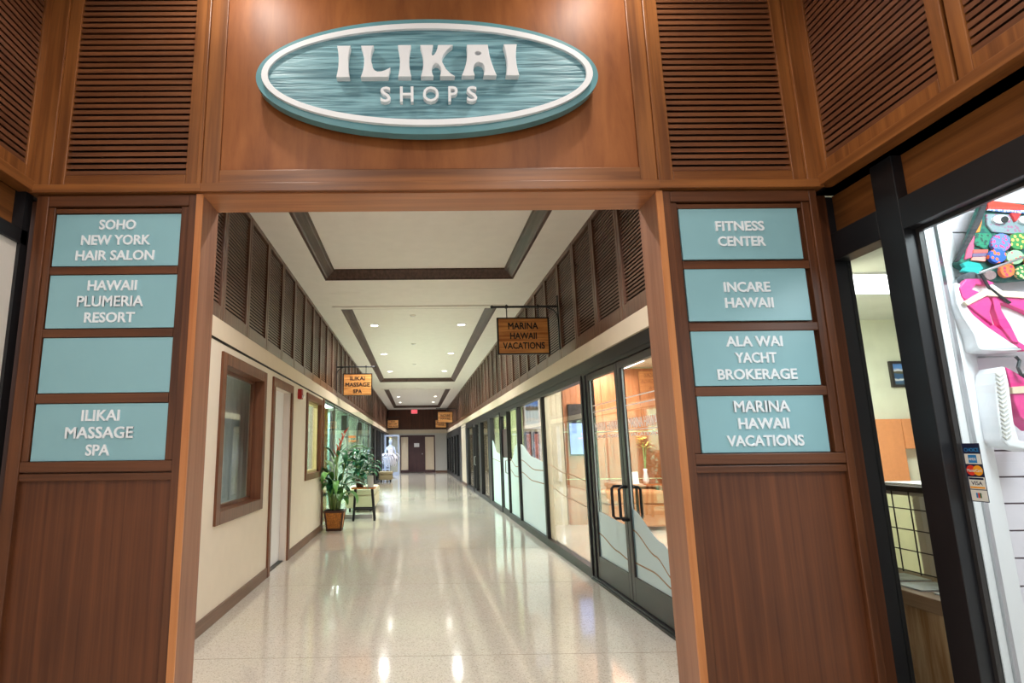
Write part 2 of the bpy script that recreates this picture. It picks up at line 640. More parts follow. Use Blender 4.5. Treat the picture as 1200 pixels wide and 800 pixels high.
# window 1: wood trim, recessed pane, pleated curtain behind
w1 = struct('window_1', trim_frame(MB(), T0 + 0.02, XL + 0.022, 2.36, 3.82, 0.755, 2.19, 0.105), M['trim_wood'], bevel=0.004)
obj('window_frame', trim_frame(MB(), T0 + 0.02, T0 + 0.055, 2.465, 3.715, 0.86, 2.085, 0.03), M['trim_wood'], w1)
obj('pane', MB().box(T0 + 0.032, T0 + 0.038, 2.49, 3.69, 0.885, 2.06), M['glass'], w1)
cu = MB()
N = 170
vs, fs = [], []
for i in range(N + 1):
    y = 2.2 + 2.75 * i / N
    x = -2.02 + 0.035 * math.sin(i * 0.9) + 0.012 * math.sin(i * 2.3)
    vs += [(x, y, 0.6), (x, y, 2.4)]
for i in range(N):
    fs.append((2 * i, 2 * i + 2, 2 * i + 3, 2 * i + 1))
cu.add(vs, fs)
M['curtain'] = plain('pale_blue_curtain', (196, 208, 212), 0.8, var=0.05)
obj('curtain', cu, M['curtain'], smooth=True, label='pale blue pleated curtain hanging behind the nearest wood framed window', cat='curtain')

# door 1: brown casing, deep white reveal, white slab
d1 = struct('door_1', trim_frame(MB(), XL - 0.06, XL + 0.022, 4.13, 5.22, 0, 2.195, 0.10, bottom=False), M['trim_wood'], bevel=0.003)
rv = MB()
rv.box(T0, XL - 0.002, 4.23, 4.27, 0, 2.105)
rv.box(T0, XL - 0.002, 5.08, 5.12, 0, 2.105)
rv.box(T0, XL - 0.002, 4.27, 5.08, 2.09, 2.12)
obj('reveal', rv, M['offwhite'], d1)
obj('door_slab', MB().box(T0 + 0.02, T0 + 0.06, 4.27, 5.08, 0.012, 2.09), M['white'], d1, bevel=0.003)
obj('threshold', MB().box(T0, XL - 0.03, 4.27, 5.08, 0, 0.01), M['black'], d1)

# window 2
w2 = struct('window_2', trim_frame(MB(), T0 + 0.02, XL + 0.022, 6.22, 7.66, 0.911, 2.215, 0.095), M['trim_wood'], bevel=0.004)
M['yellow_frame'] = plain('pale_yellow_frame', (214, 204, 150), 0.5)
obj('window_frame', trim_frame(MB(), T0 + 0.03, T0 + 0.09, 6.315, 7.565, 1.006, 2.12, 0.04), M['yellow_frame'], w2)
obj('pane', MB().box(T0 + 0.05, T0 + 0.056, 6.35, 7.53, 1.04, 2.085), M['glass'], w2)
struct('trim_5', MB().box(T0, XL + 0.02, 7.80, 7.90, 0, 2.26), M['trim_wood'], bevel=0.004)

# rooms behind the left wall
M['sage'] = plain('sage_wall', (176, 186, 150), 0.7)
M['mint'] = plain('mint_wall', (214, 228, 216), 0.7)
M['bluewhite'] = plain('cool_white_wall', (214, 224, 236), 0.7)
M['dim_office'] = plain('dim_office_wall', (150, 156, 156), 0.8)
rl = MB()
rl.box(-4.7, -4.6, 0.3, 7.9, 0, 2.8); rl.box(-4.7, T0, 0.25, 0.3, 0, 2.8); rl.box(-4.7, T0, 5.3, 5.35, 0, 2.8)
rl.box(-4.7, T0 - .1, 0.25, 7.9, 2.8, 2.85)
struct('wall_office', rl, M['sage'])
rl = MB()
rl.box(-4.7, T0, 7.90, 7.95, 0, 2.8); rl.box(-4.7, -4.6, 7.95, 19.0, 0, 2.8); rl.box(-4.7, -1.74, 19.0, 19.08, 0, 2.8)
rl.box(-4.7, T0 - .1, 7.95, 19.1, 2.8, 2.85)
struct('wall_salon', rl, M['mint'])
rl = MB()
rl.box(-4.7, -4.6, 19.1, YE, 0, 2.8); rl.box(-4.7, T0 - .1, 19.1, YE, 2.8, 2.85); rl.box(-4.7, T0, YE - .05, YE, 0, 2.8)
rl.box(-4.7, -2.3, 27.0, 27.05, 0, 2.8)
struct('wall_boutique', rl, M['bluewhite'])

# ---- left shopfront glazing from 7.9 m on
WN = [3]


def pane_bay(x, y0, y1, z0, z1, frame_mat, glass_mat, sgn, fw=0.05, base=0.0, name=None, depth=0.05):
    """one glazed bay in a wall x = const; sgn +1 when the corridor lies on the -x side"""
    n = name or 'window_%d' % WN[0]
    if not name: WN[0] += 1
    f = MB()
    a, b = (x - depth, x + 0.03) if sgn > 0 else (x - 0.03, x + depth)
    f.box(a, b, y0, y0 + fw, z0, z1); f.box(a, b, y1 - fw, y1, z0, z1)
    f.box(a, b, y0 + fw, y1 - fw, z1 - fw, z1)
    f.box(a, b, y0 + fw, y1 - fw, z0, z0 + max(fw, base))
    w = struct(n, f, frame_mat)
    obj('pane', MB().box(x - 0.004, x + 0.004, y0 + fw, y1 - fw, z0 + max(fw, base), z1 - fw), glass_mat, w)
    return w


GXL = XL - 0.03
for a, b in ((7.92, 9.55), (9.57, 11.9), (11.92, 14.2), (14.22, 16.5), (16.52, 18.9)):
    pane_bay(GXL, a, b, 0.0, 2.255, M['metal'], M['glass_green'], -1, fw=0.012, depth=0.006)
struct('trim_6', MB().box(GXL - 0.1, XL + 0.02, 18.9, 19.25, 0, 2.255).box(GXL - .1, XL + .02, 20.5, 21.3, 0, 2.255), M['black'])
for a, b in ((19.25, 20.5), (21.3, 22.6), (22.6, 23.9), (23.9, 25.3), (25.3, 27.2), (27.2, 29.2), (29.2, 30.8), (30.8, YE)):
    pane_bay(GXL, a, b, 0.0, 2.255, M['black'], M['glass'], -1, fw=0.09, depth=0.05)

# ---- right corridor wall
rw = MB()
rw.box(XR + 0.012, XR + 0.16, 0.19, 1.78, 0, 2.27)          # pier beside the entrance
rw.box(XR + 0.012, XR + 0.14, 19.15, 21.35, 0, 2.27)       # beige pier further on
rw.box(XR + 0.07, XR + 0.2, 0.19, YE, 2.44, ZC + 0.05)
wr = struct('wall_right', rw, M['beige'])
obj('fascia', MB().box(XR - 0.012, XR + 0.16, 0.19, YE, 2.275, 2.44), M['fascia'], wr)
struct('baseboard_right', MB().box(XR - 0.005, XR + 0.02, 19.2, 21.3, 0, 0.1), M['brown_base'])
struct('trim_7', MB().box(XR + 0.015, XR + 0.12, 1.78, YE, 2.125, 2.275).box(XR + 0.008, XR + 0.03, 1.78, YE, 2.16, 2.175), M['black'])

GX = 1.85


def wave(mb, x, ys, zs, z0, th=0.003):
    """filled frosted shape on a pane: top edge through (ys, zs) down to z0"""
    poly = [(ys[0], z0)] + list(zip(ys, zs)) + [(ys[-1], z0)]
    return mb.prism(poly, lambda a, b, d: (x + d, a, b), 0, th)


def ribbon(mb, x, ys, zs, w, th=0.003):
    n = len(ys)
    poly = [(ys[i], zs[i] + w / 2) for i in range(n)] + [(ys[i], zs[i] - w / 2) for i in reversed(range(n))]
    return mb.prism(poly, lambda a, b, d: (x + d, a, b), 0, th)


def curve(y0, y1, pts, n=16):
    """smooth interpolation of z through pts [(t, z)] for y in y0..y1"""
    ys, zs = [], []
    for i in range(n + 1):
        t = i / n
        for j in range(len(pts) - 1):
            if pts[j][0] <= t <= pts[j + 1][0] + 1e-9:
                u = (t - pts[j][0]) / (pts[j + 1][0] - pts[j][0])
                u = u * u * (3 - 2 * u)
                zs.append(pts[j][1] * (1 - u) + pts[j + 1][1] * u)
                break
        ys.append(y0 + (y1 - y0) * t)
    return ys, zs


# double entrance door of the near shop
d2 = struct('door_2', MB().box(XR + 0.01, XR + 0.11, 3.77, 3.86, 0, 2.125).box(XR + 0.01, XR + 0.11, 1.78, 1.88, 0, 2.125)
            .box(XR - 0.02, XR + 0.12, 1.78, 3.86, 0, 0.022).box(XR - 0.005, XR + 0.11, 1.78, 3.86, 0.022, 0.034), M['black'], bevel=0.004)


def leaf_door(parent, y0, y1, pull_y, meet_hi):
    f = MB()
    sw = 0.07
    f.box(GX - 0.025, GX + 0.02, y0, y0 + sw, 0.04, 2.12); f.box(GX - 0.025, GX + 0.02, y1 - sw, y1, 0.04, 2.12)
    f.box(GX - 0.025, GX + 0.02, y0 + sw, y1 - sw, 2.055, 2.12)
    f.box(GX - 0.025, GX + 0.02, y0 + sw, y1 - sw, 0.04, 0.255)
    lf = obj('door_leaf', f, M['bronze'], parent, bevel=0.004)
    obj('pane', MB().box(GX - 0.004, GX + 0.004, y0 + sw, y1 - sw, 0.255, 2.055), M['glass'], lf)
    return lf


L = leaf_door(d2, 2.795, 3.765, 2.85, False)
R = leaf_door(d2, 1.885, 2.785, 2.72, True)


def pull(parent, y, x0, out, z0=0.72, z1=1.0):
    r = 0.013
    x1 = x0 + out
    c = 0.02 * (1 if out > 0 else -1)
    m = MB().tube([(x0, y, z0), (x1 - c, y, z0), (x1, y, z0 + 0.02), (x1, y, z1 - 0.02), (x1 - c, y, z1), (x0, y, z1)], r, 10)
    return obj('door_handle', m, M['black'], parent, smooth=True)


pull(L, 2.87, GX - 0.02, -0.10)
pull(L, 2.83, GX + 0.02, 0.07)
pull(R, 2.75, GX + 0.02, 0.075)
pull(R, 2.75, GX - 0.02, -0.075)
for lf, a, b in ((L, 2.866, 3.694), (R, 1.956, 2.714)):
    fx = GX - 0.0085
    if lf is L:
        ys_, zs_ = curve(a, b, [(0, 0.66), (1, 0.70)])
        l1 = curve(a, b, [(0, 0.36), (0.35, 0.39), (1, 0.48)])
        l2 = None
    else:
        ys_, zs_ = curve(a, b, [(0, 0.56), (0.2, 0.62), (1, 0.82)])
        l1 = curve(a, b, [(0, 0.38), (0.4, 0.5), (1, 0.64)])
        l2 = curve(a, b, [(0, 0.31), (0.5, 0.37), (1, 0.37)])
    obj('frosted_film', wave(MB(), fx, ys_, zs_, 0.256), M['film'], lf)
    lm = ribbon(MB(), fx - 0.002, *l1, 0.012)
    if l2: ribbon(lm, fx - 0.002, *l2, 0.012)
    obj('wave_line', lm, M['film_line'], lf)
    strip = MB()
    strip.box(fx, fx + 0.003, b - 0.035, b - 0.002, 0.26, 2.05)
    if lf is R: strip.box(fx, fx + 0.003, a + 0.002, a + 0.05, 0.6, 2.05)
    obj('edge_film', strip, M['film'], lf)
    dm = MB()
    dm.box(fx, fx + 0.002, a + 0.01, b - 0.05, 1.775, 1.783); dm.box(fx, fx + 0.002, a + 0.01, b - 0.05, 1.708, 1.716)
    fn = lambda p, q, d: (fx - d * 0, -p, q)
    text_mb(dm, 'MARINA HAWAII', lambda p, q, d: (fx + 0.002 - d, -p, q), -(a + b - 0.06) / 2, 1.555, 0.085, (b - a) * 0.86, 0.002, 0.0)
    dm.box(fx, fx + 0.002, a + 0.02, b - 0.07, 1.493, 1.500)
    text_mb(dm, 'VACATIONS', lambda p, q, d: (fx + 0.002 - d, -p, q), -(a + b - 0.06) / 2, 1.455, 0.032, (b - a) * 0.8, 0.002, 0.0)
    obj('lettering', dm, M['decal'], lf)

# fixed glazing along the right wall
BAYS = [(3.86, 5.97, 'a'), (5.97, 8.07, 'b'), (8.07, 9.30, 'c'), (10.28, 11.95, 'd'), (12.40, 14.15, 'e'), (14.56, 15.6, 'f'), (16.45, 18.5, 'g')]
for (a, b, k) in BAYS:
    w = pane_bay(GX, a, b, 0.0, 2.125, M['black'], M['glass'], 1, fw=0.045, base=0.10, depth=0.055)
    fx = GX - 0.0085
    a2, b2 = a + 0.046, b - 0.046
    lm = MB()
    if k == 'a':
        ribbon(lm, fx - 0.002, *curve(a2, b2, [(0, 0.98), (0.5, 1.03), (1, 1.12)]), 0.008)
        ribbon(lm, fx - 0.002, *curve(a2, b2, [(0, 0.7), (0.5, 0.74), (1, 0.84)]), 0.008)
        obj('edge_film', MB().box(fx, fx + 0.003, b2 - 0.28, b2, 0.11, 2.07), film('pale_edge_film', (206, 202, 184), 0.45), w)
    elif k in 'bc':
        obj('frosted_film', wave(MB(), fx, *curve(a2, b2, [(0, 1.13), (0.45, 1.2), (1, 1.42)] if k == 'b' else [(0, 1.5), (1, 1.1)]), 0.1), M['film'], w)
        ribbon(lm, fx - 0.002, *curve(a2, b2, [(0, 1.02), (0.4, 1.01), (1, 1.14)]), 0.014)
        ribbon(lm, fx - 0.002, *curve(a2, b2, [(0, 0.83), (0.5, 0.83), (1, 0.93)]), 0.014)
    elif k == 'd':
        obj('frosted_film', wave(MB(), fx, *curve(a2, b2, [(0, 1.2), (0.5, 1.25), (1, 1.55)]), 0.1), M['film'], w)
        ribbon(lm, fx - 0.002, *curve(a2, b2, [(0, 1.05), (1, 1.1)]), 0.012)
    if lm.v:
        obj('wave_line', lm, M['film_line'], w)
# single doors further along
for i, (a, b) in enumerate(((9.30, 10.28), (15.6, 16.45))):
    f = MB()
    f.box(GX - .04, GX + .03, a, a + .11, 0, 2.125); f.box(GX - .04, GX + .03, b - .11, b, 0, 2.125)
    f.box(GX - .04, GX + .03, a + .11, b - .11, 2.03, 2.125); f.box(GX - .04, GX + .03, a + .11, b - .11, 0, .12)
    dd = struct('door_%d' % (3 + i), f, M['black'])
    obj('pane', MB().box(GX - .004, GX + .004, a + .11, b - .11, .12, 2.03), M['glass'], dd)
    obj('door_handle', MB().tube([(GX - .04, a + .06, .85), (GX - .09, a + .06, .87), (GX - .09, a + .06, 1.1), (GX - .04, a + .06, 1.12)], .012, 8), M['metal'], dd)
    if i == 0:
        obj('push_plate', MB().box(GX - .008, GX - .005, a + .11, b - .11, 1.16, 1.75), M['maroon'], dd)  # dark rectangular sign on the door glass
        obj('frosted_film', MB().box(GX - .0085, GX - .005, a + .11, b - .11, .121, 1.15), M['film'], dd)
struct('trim_8', MB().box(GX - .05, GX + .05, 11.95, 12.40, 0, 2.125).box(GX - .05, GX + .05, 14.15, 14.56, 0, 2.125)
       .box(GX - .05, GX + .05, 18.5, 19.15, 0, 2.125).box(GX - .05, GX + .05, 21.35, 22.3, 0, 2.125), M['black'])
for a, b in ((22.3, 24.0), (24.0, 25.8), (25.8, 28.0), (28.0, 30.2), (30.2, YE)):
    pane_bay(GX, a, b, 0, 2.125, M['black'], M['glass'], 1, fw=0.16, base=0.1, depth=0.06)

# rooms behind the right wall
M['orange_wood'] = wood('orange_shop_wood', (156, 94, 58), (188, 124, 82), 'z', fine=14, streak=1.2, rough=0.4)
M['curtain_c'] = plain('cream_boards', (222, 214, 190), 0.7)
M['pale_green'] = plain('pale_green_wall', (214, 224, 176), 0.7)
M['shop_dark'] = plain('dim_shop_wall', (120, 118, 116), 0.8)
rr = MB()
rr.box(5.5, 5.6, 3.3, 8.2, 0, 2.8); rr.box(1.92, 2.9, 1.3, 1.36, 0, 2.8); rr.box(2.9, 2.96, 1.3, 3.3, 0, 2.8); rr.box(2.9, 5.6, 3.3, 3.36, 0, 2.8)
rr.box(1.92, 5.6, 1.3, 8.2, 2.8, 2.85)
struct('wall_shop', rr, M['curtain_c'])
obw = MB()
for k in range(8):
    x = 2.66 + k * 0.36
    for (z0, z1) in ((0.0, 0.78), (0.79, 1.62), (1.63, 2.78)):
        obw.box(x + 0.004, x + 0.356, 8.12, 8.2, z0 + .004, z1)
struct('wall_back', obw, M['orange_wood'])
obw = MB()
for k in range(7):
    x = 1.92 + k * 0.105
    obw.box(x, x + 0.1, 8.14, 8.2, 0, 2.8)
struct('wall_boards', obw, M['curtain_c'])
rr = MB()
rr.box(4.5, 4.6, 8.25, 12.1, 0, 2.8); rr.box(1.94, 4.6, 12.1, 12.2, 0, 2.8); rr.box(1.94, 4.6, 8.25, 12.2, 2.8, 2.85)
struct('wall_spa', rr, M['pale_green'])
rr = MB()
rr.box(4.5, 4.6, 12.25, 19.2, 0, 2.8); rr.box(1.94, 4.6, 19.2, 19.3, 0, 2.8); rr.box(1.94, 4.6, 12.25, 19.3, 2.8, 2.85)
struct('wall_store', rr, M['curtain_c'])
rr = MB()
rr.box(4.5, 4.6, 21.2, YE, 0, 2.8); rr.box(1.94, 4.6, YE, YE + .1, 0, 2.8); rr.box(1.94, 4.6, 21.2, YE, 2.8, 2.85); rr.box(1.94, 4.6, 21.2, 21.3, 0, 2.8)
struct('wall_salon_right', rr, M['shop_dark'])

# ---- end wall
ew = MB()
ew.box(-1.8, -0.99, YE, YE + .15, 0, 2.51); ew.box(1.09, 1.92, YE, YE + .15, 0, 2.51); ew.box(-0.99, 1.09, YE, YE + .15, 2.17, 2.51)
we = struct('wall_end', ew, M['grey_wall'])
obj('fascia', MB().box(-1.69, 1.80, YE - .02, YE, 2.28, 2.51).box(-1.69, 1.80, YE - .035, YE, 2.28, 2.31), M['fascia'], we)
ep = MB()
for k in range(5):
    x = -1.70 + k * 0.70
    ep.box(x + .008, x + .692, YE - .03, YE, 2.51, ZC)
obj('panel_backing', MB().box(-1.75, 1.85, YE - .005, YE + .1, 2.51, ZC + .05), M['dark_gap'], we)
obj('wood_panel', ep, M['end_wood'], we)
struct('baseboard_end', MB().box(1.10, 1.80, YE - .02, YE, 0, .1), M['brown_base'])
d5 = struct('door_5', MB().box(-0.985, -0.93, YE - .03, YE + .1, 0, 2.175).box(1.03, 1.095, YE - .03, YE + .1, 0, 2.175)
            .box(-0.93, 1.03, YE - .03, YE + .1, 2.07, 2.175).box(-0.93, -0.51, YE - .03, YE + .1, 0, .15).box(.5, 1.03, YE - .03, YE + .1, 0, .15)
            .box(-0.51, -0.46, YE - .03, YE + .1, 0, 2.07).box(.46, .505, YE - .03, YE + .1, 0, 2.07), M['maroon'])
obj('side_panel', MB().box(-0.93, -0.51, YE + .02, YE + .06, .15, 2.07), M['cream'], d5)
obj('side_panel', MB().box(.505, 1.03, YE + .02, YE + .06, .15, 2.07), M['cream'], d5)
ds = obj('door_slab', MB().box(-0.46, .46, YE, YE + .05, .02, 2.07), M['maroon'], d5)
obj('door_handle', MB().tube([(.33, YE - .05, 1.08), (.33, YE, 1.08)], .035, 10), M['metal'], ds)
nt_ = obj('door_notice', MB().box(-0.155, .155, YE - .006, YE - .001, 1.48, 1.71), M['white'], label='small white notice on the dark door at the far end', cat='notice')
struct('wall_recess', MB().box(-0.99, 1.09, YE + .1, YE + .15, 0, 2.17), M['grey_wall'])

# ---- entrance wall: lobby ceiling, jamb backs
lob = MB().box(-1.9, 2.0, -4.2, 0.0, 3.86, 3.95)
struct('ceiling_lobby', lob, M['ceil'])
struct('wall_front', MB().box(-1.86, -1.02, 0.10, 0.19, 0, 3.95).box(1.107, 1.95, 0.10, 0.19, 0, 3.95).box(-1.02, 1.107, 0.10, 0.19, 2.535, 3.95), M['pillar_panel'])

# header over the opening (surround, panel and underside)
ZH = 2.514
hd = thing('entrance_header', (0.04, 0.05, ZH), 'broad cherry wood header panel spanning the opening, behind the oval sign', 'header')
obj('panel', MB().box(-0.93, 1.017, 0.0, 0.03, 2.62, 3.86), M['header'], hd)
obj('rail', MB().box(-0.93, 1.017, -0.018, 0.03, 2.557, 2.626), M['frame_x'], hd, bevel=0.004)
obj('rail', MB().box(-1.01, 1.097, -0.03, 0.03, ZH, 2.557), M['frame_x'], hd, bevel=0.003)
obj('stile', MB().box(-1.01, -0.93, -0.014, 0.03, 2.557, 3.86), M['frame'], hd, bevel=0.003)
obj('stile', MB().box(1.017, 1.097, -0.014, 0.03, 2.557, 3.86), M['frame'], hd, bevel=0.003)
obj('soffit', MB().box(-1.0, 1.087, -0.01, 0.195, ZH - .006, ZH + .02), M['soffit'], hd)


def pillar(x0, x1, inner, label):
    """x0..x1 face of the pillar; inner = 'r' when the opening lies on its right"""
    p = thing('entrance_pillar', ((x0 + x1) / 2, 0.1, 0), label, 'pillar')
    z1 = ZH
    obj('core', MB().box(x0, x1, 0.028, 0.10, 0, z1), M['pillar_panel'], p)
    if inner == 'r':
        obj('jamb_lining', MB().box(x1 - 0.012, x1 + 0.004, 0.002, 0.2, 0, z1 - .006), M['jamb_side'], p)
        obj('jamb_edge', MB().box(x1 - 0.026, x1 + 0.004, -0.008, 0.002, 0, z1), M['jamb'], p)
        so, si, jx = (x0, x0 + 0.055), (x1 - 0.062, x1 - 0.026), None
    else:
        obj('jamb_lining', MB().box(x0 - 0.004, x0 + 0.012, 0.002, 0.2, 0, z1 - .006), M['jamb_side'], p)
        obj('jamb_edge', MB().box(x0 - 0.004, x0 + 0.026, -0.008, 0.002, 0, z1), M['jamb'], p)
        so, si = (x1 - 0.035, x1), (x0 + 0.026, x0 + 0.064)
    obj('stile', MB().box(so[0], so[1], -0.002, 0.03, 0, z1), M['pillar'], p, bevel=0.003)
    obj('stile', MB().box(si[0], si[1], -0.002, 0.03, 0, z1), M['pillar'], p, bevel=0.003)
    a, b = min(so[1], si[1]), max(so[0], si[0])
    # inner bead round the signs
    bd = MB().box(a, a + .03, 0.006, 0.03, 1.317, 2.459).box(b - .035, b, 0.006, 0.03, 1.317, 2.459)
    obj('bead', bd, M['pillar'], p, bevel=0.003)
    for (za, zb, yy) in ((2.46, 2.514, -0.002), (2.43, 2.452, 0.008), (2.138, 2.174, 0.006), (1.851, 1.888, 0.006), (1.562, 1.603, 0.006), (1.272, 1.316, 0.0), (1.236, 1.266, 0.004)):
        k1, k2 = (a + .031, b - .036) if za < 2.44 and za > 1.31 else (a, b)
        obj('rail', MB().box(k1, k2, yy, 0.03, za, zb), M['pillar_x'], p, bevel=0.003)
    obj('lower_panel', MB().box(a, b, 0.02, 0.032, 0.0, 1.236), M['pillar_panel'], p)
    return p


pillar(-1.76, -1.004, 'r', 'dark wood pillar left of the opening, carrying four teal signs with one blank')
pillar(1.089, 1.833, 'l', 'dark wood pillar right of the opening, next to the black shop window')


# louver panel on the front wall
def louver_x(x0, x1, y, z0, z1, pitch, name, label, group=None, fmat=None, smat=None, sw=0.06, bot=0.055):
    t = thing(name, ((x0 + x1) / 2, y, z0), label, 'louver panel', group)
    f = MB()
    f.box(x0, x0 + sw, y - .012, y + .03, z0, z1)
    f.box(x1 - sw, x1, y - .012, y + .03, z0, z1)
    obj('frame', f, M['frame'], t, bevel=0.003)
    obj('rail', MB().box(x0 + sw, x1 - sw, y - .012, y + .03, z0, z0 + bot), M['frame_x'], t, bevel=0.003)
    obj('rail', MB().box(x0 + sw, x1 - sw, y - .012, y + .03, z1 - .06, z1), M['frame_x'], t, bevel=0.003)
    s = MB()
    z = z0 + bot + 0.004
    a, b = x0 + sw, x1 - sw
    while z < z1 - .06:
        s.hexa([(a, y - .004, z), (b, y - .004, z), (b, y + .026, z + .010), (a, y + .026, z + .010)],
               [(a, y - .004, z + .019), (b, y - .004, z + .019), (b, y + .026, z + .027), (a, y + .026, z + .027)])
        z += pitch
    obj('slats', s, M['slat'], t)
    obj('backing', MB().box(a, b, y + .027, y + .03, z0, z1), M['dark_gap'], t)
    return t


louver_x(-1.70, -1.03, 0.005, 2.557, 3.86, 0.031, 'louver_panel', 'horizontal louver panel directly above the left pillar of teal signs', sw=0.058, bot=0.054)
louver_x(1.117, 1.79, 0.005, 2.557, 3.86, 0.031, 'louver_panel', 'horizontal louver panel directly above the right pillar of teal signs', sw=0.057, bot=0.054)
cp = MB()
cp.box(-1.79, -1.70, -0.02, 0.06, 2.53, 3.86); cp.box(-1.03, -1.01, -0.024, 0.06, 2.53, 3.86)
cp.box(1.79, 1.86, -0.02, 0.06, 2.53, 3.86); cp.box(1.097, 1.117, -0.024, 0.06, 2.53, 3.86)
struct('trim_9', cp, M['frame'], bevel=0.003)
struct('trim_10', MB().box(-1.79, -1.01, -0.026, 0.06, ZH + .004, 2.557).box(1.097, 1.86, -0.026, 0.06, ZH + .004, 2.557), M['frame_x'], bevel=0.003)


def louver_y(x, out, y0, y1, z0, z1, pitch, label, group=None, fm='frame', sm='slat_y', bm='dark_gap', sw=0.05, bot=0.06, top=0.06, name='louver_panel', bev=0.003, rec=0.008, sh=0.021):
    """panel in a wall x = const whose face points to out (+1 / -1) along x"""
    t = thing(name, (x, (y0 + y1) / 2, z0), label, 'louver panel', group)
    xa, xb = x, x - out * 0.045
    f = MB()
    f.box(xa, xb, y0, y0 + sw, z0, z1); f.box(xa, xb, y1 - sw, y1, z0, z1)
    f.box(xa, xb, y0 + sw, y1 - sw, z0, z0 + bot); f.box(xa, xb, y0 + sw, y1 - sw, z1 - top, z1)
    obj('frame', f, M[fm], t, bevel=bev)
    s = MB()
    z = z0 + bot + .004
    a, b = y0 + sw, y1 - sw
    x1, x2 = x - out * rec, x - out * 0.038
    while z < z1 - top - .012:
        s.hexa([(x1, a, z), (x2, a, z + .012), (x2, b, z + .012), (x1, b, z)],
               [(x1, a, z + sh), (x2, a, z + sh + .008), (x2, b, z + sh + .008), (x1, b, z + sh)])
        z += pitch
    obj('slats', s, M[sm], t)
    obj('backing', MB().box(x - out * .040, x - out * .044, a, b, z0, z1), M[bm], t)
    return t


# lobby side walls above the shop windows
for (x, out, nm) in ((1.85, -1, 'right'), (-1.78, 1, 'left')):
    for k in range(3):
        ya = -0.012 - k * 0.705
        where = ('nearest the corner' if k == 0 else 'second from the corner' if k == 1 else 'third from the corner')
        louver_y(x, out, ya - 0.69, ya, 2.575, 3.86, 0.031, 'cherry louver panel on the %s lobby wall, %s, above the shop window' % (nm, where), sw=0.055)
    a = x - out * 0.05
    struct('trim_%d' % (11 if x > 0 else 12), MB().box(x + out * .012, x - out * .06, -2.3, -0.0, 2.525, 2.575)
           .box(x, x - out * .05, -0.012, 0.02, 2.575, 3.86), M['frame_y'], bevel=0.003)
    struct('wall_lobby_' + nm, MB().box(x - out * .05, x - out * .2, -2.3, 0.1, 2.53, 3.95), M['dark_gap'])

# right shop window of the lobby: black posts, beams, wood infill
SX = 1.95
sf = struct('window_lobby_right', MB().box(SX - .06, SX + .09, 0.115, 0.2, 0, 2.53).box(SX, SX + .09, -0.29, -0.175, 0, 2.53)
            .box(SX, SX + .09, -2.3, -2.2, 0, 2.53)
            .box(SX + .001, SX + .09, -0.175, 0.115, 2.205, 2.335).box(SX + .001, SX + .09, -2.2, -0.29, 2.205, 2.335)
            .box(SX + .001, SX + .09, -0.175, 0.115, 0, .12).box(SX + .001, SX + .09, -2.2, -0.29, 0, .12)
            .box(1.86, SX + .09, -2.3, 0.1, 2.53, 2.56), M['black'], bevel=0.003)
obj('infill', MB().box(SX + .045, SX + .06, -0.175, 0.115, 2.335, 2.53), M['frame_y'], sf)
obj('infill', MB().box(SX + .045, SX + .06, -2.2, -0.29, 2.335, 2.53), M['frame_y'], sf)
obj('pane', MB().box(SX + .066, SX + .072, -0.175, 0.115, .12, 2.205), M['glass'], sf)
obj('pane', MB().box(SX + .066, SX + .072, -2.2, -0.29, .12, 2.205), M['glass'], sf)
obj('glazing_bead', MB().box(SX + .05, SX + .066, -0.305, -0.29, .12, 2.205).box(SX + .05, SX + .066, -2.2, -0.305, 2.19, 2.205), M['bronze'], sf)
# left: black beam, wood infill and blank pale wall
lf_ = struct('window_lobby_left', MB().box(-1.88, -1.80, -2.3, 0.02, 2.28, 2.345).box(-1.88, -1.80, -0.02, 0.03, 0, 2.53).box(-1.88, -1.79, -2.3, 0.1, 2.53, 2.56), M['black'])
obj('infill', MB().box(-1.86, -1.85, -2.3, -0.02, 2.345, 2.53), M['frame_y'], lf_)
struct('wall_lobby_lower', MB().box(-1.9, -1.815, -2.3, 0.0, 0, 2.28), M['offwhite'])

# ================================================================= OBJECTS
# ---- louver bands along the corridor: one panel, then copies
def band(x, out, y_first, n, label, group):
    first = None
    for k in range(n):
        y = y_first + 0.735 * k
        if first is None:
            first = louver_y(x, out, y - 0.362, y + 0.362, 2.438, ZC, 0.0335, label, group, 'hall_frame', 'hall_slat', 'hall_back', sw=0.052, bot=0.13, top=0.055, bev=0.004, rec=0.02, sh=0.0165)
        else:
            copy_tree(first, (x, y, 2.438))


band(XL - 0.006, 1, 0.89 + 0.3675, 43, 'grey brown louvered panel high on the left corridor wall', 'louver panels along the left corridor wall')
band(XR - 0.006, -1, 0.239 + 0.3675, 43, 'grey brown louvered panel high on the right corridor wall', 'louver panels along the right corridor wall')
struct('trim_13', MB().box(XL - .06, XL - .008, 0.19, 0.89, 2.438, ZC).box(XR + .002, XR + .06, 31.84, YE, 2.438, ZC), M['hall_frame'])

# ---- the big oval sign over the opening
OX, OZ = 0.036, 3.082
osn = thing('oval_sign', (OX, 0, OZ), 'big teal carved oval sign with raised white letters over the opening', 'sign')
NE = 96


def sign_face(a, b, d):
    return (-0.035 + (a + 0.035) * 0.988, -0.03 - d, 1.35 + (b - 1.35) * 0.988)



def ell(a, b, n=NE):
    return [(OX + a * math.cos(2 * PI * k / n), OZ + b * math.sin(2 * PI * k / n)) for k in range(n)]


obj('backing', MB().prism(ell(0.808, 0.302), sign_face, 0.0, 0.048), M['teal_rim'], osn, bevel=0.006)
obj('border', MB().prism(ell(0.778, 0.266), sign_face, 0.046, 0.066, [list(reversed(ell(0.748, 0.237)))]), M['white'], osn, bevel=0.004)
obj('carved_face', MB().prism(ell(0.75, 0.239), sign_face, 0.046, 0.053), M['teal_carved'], osn)


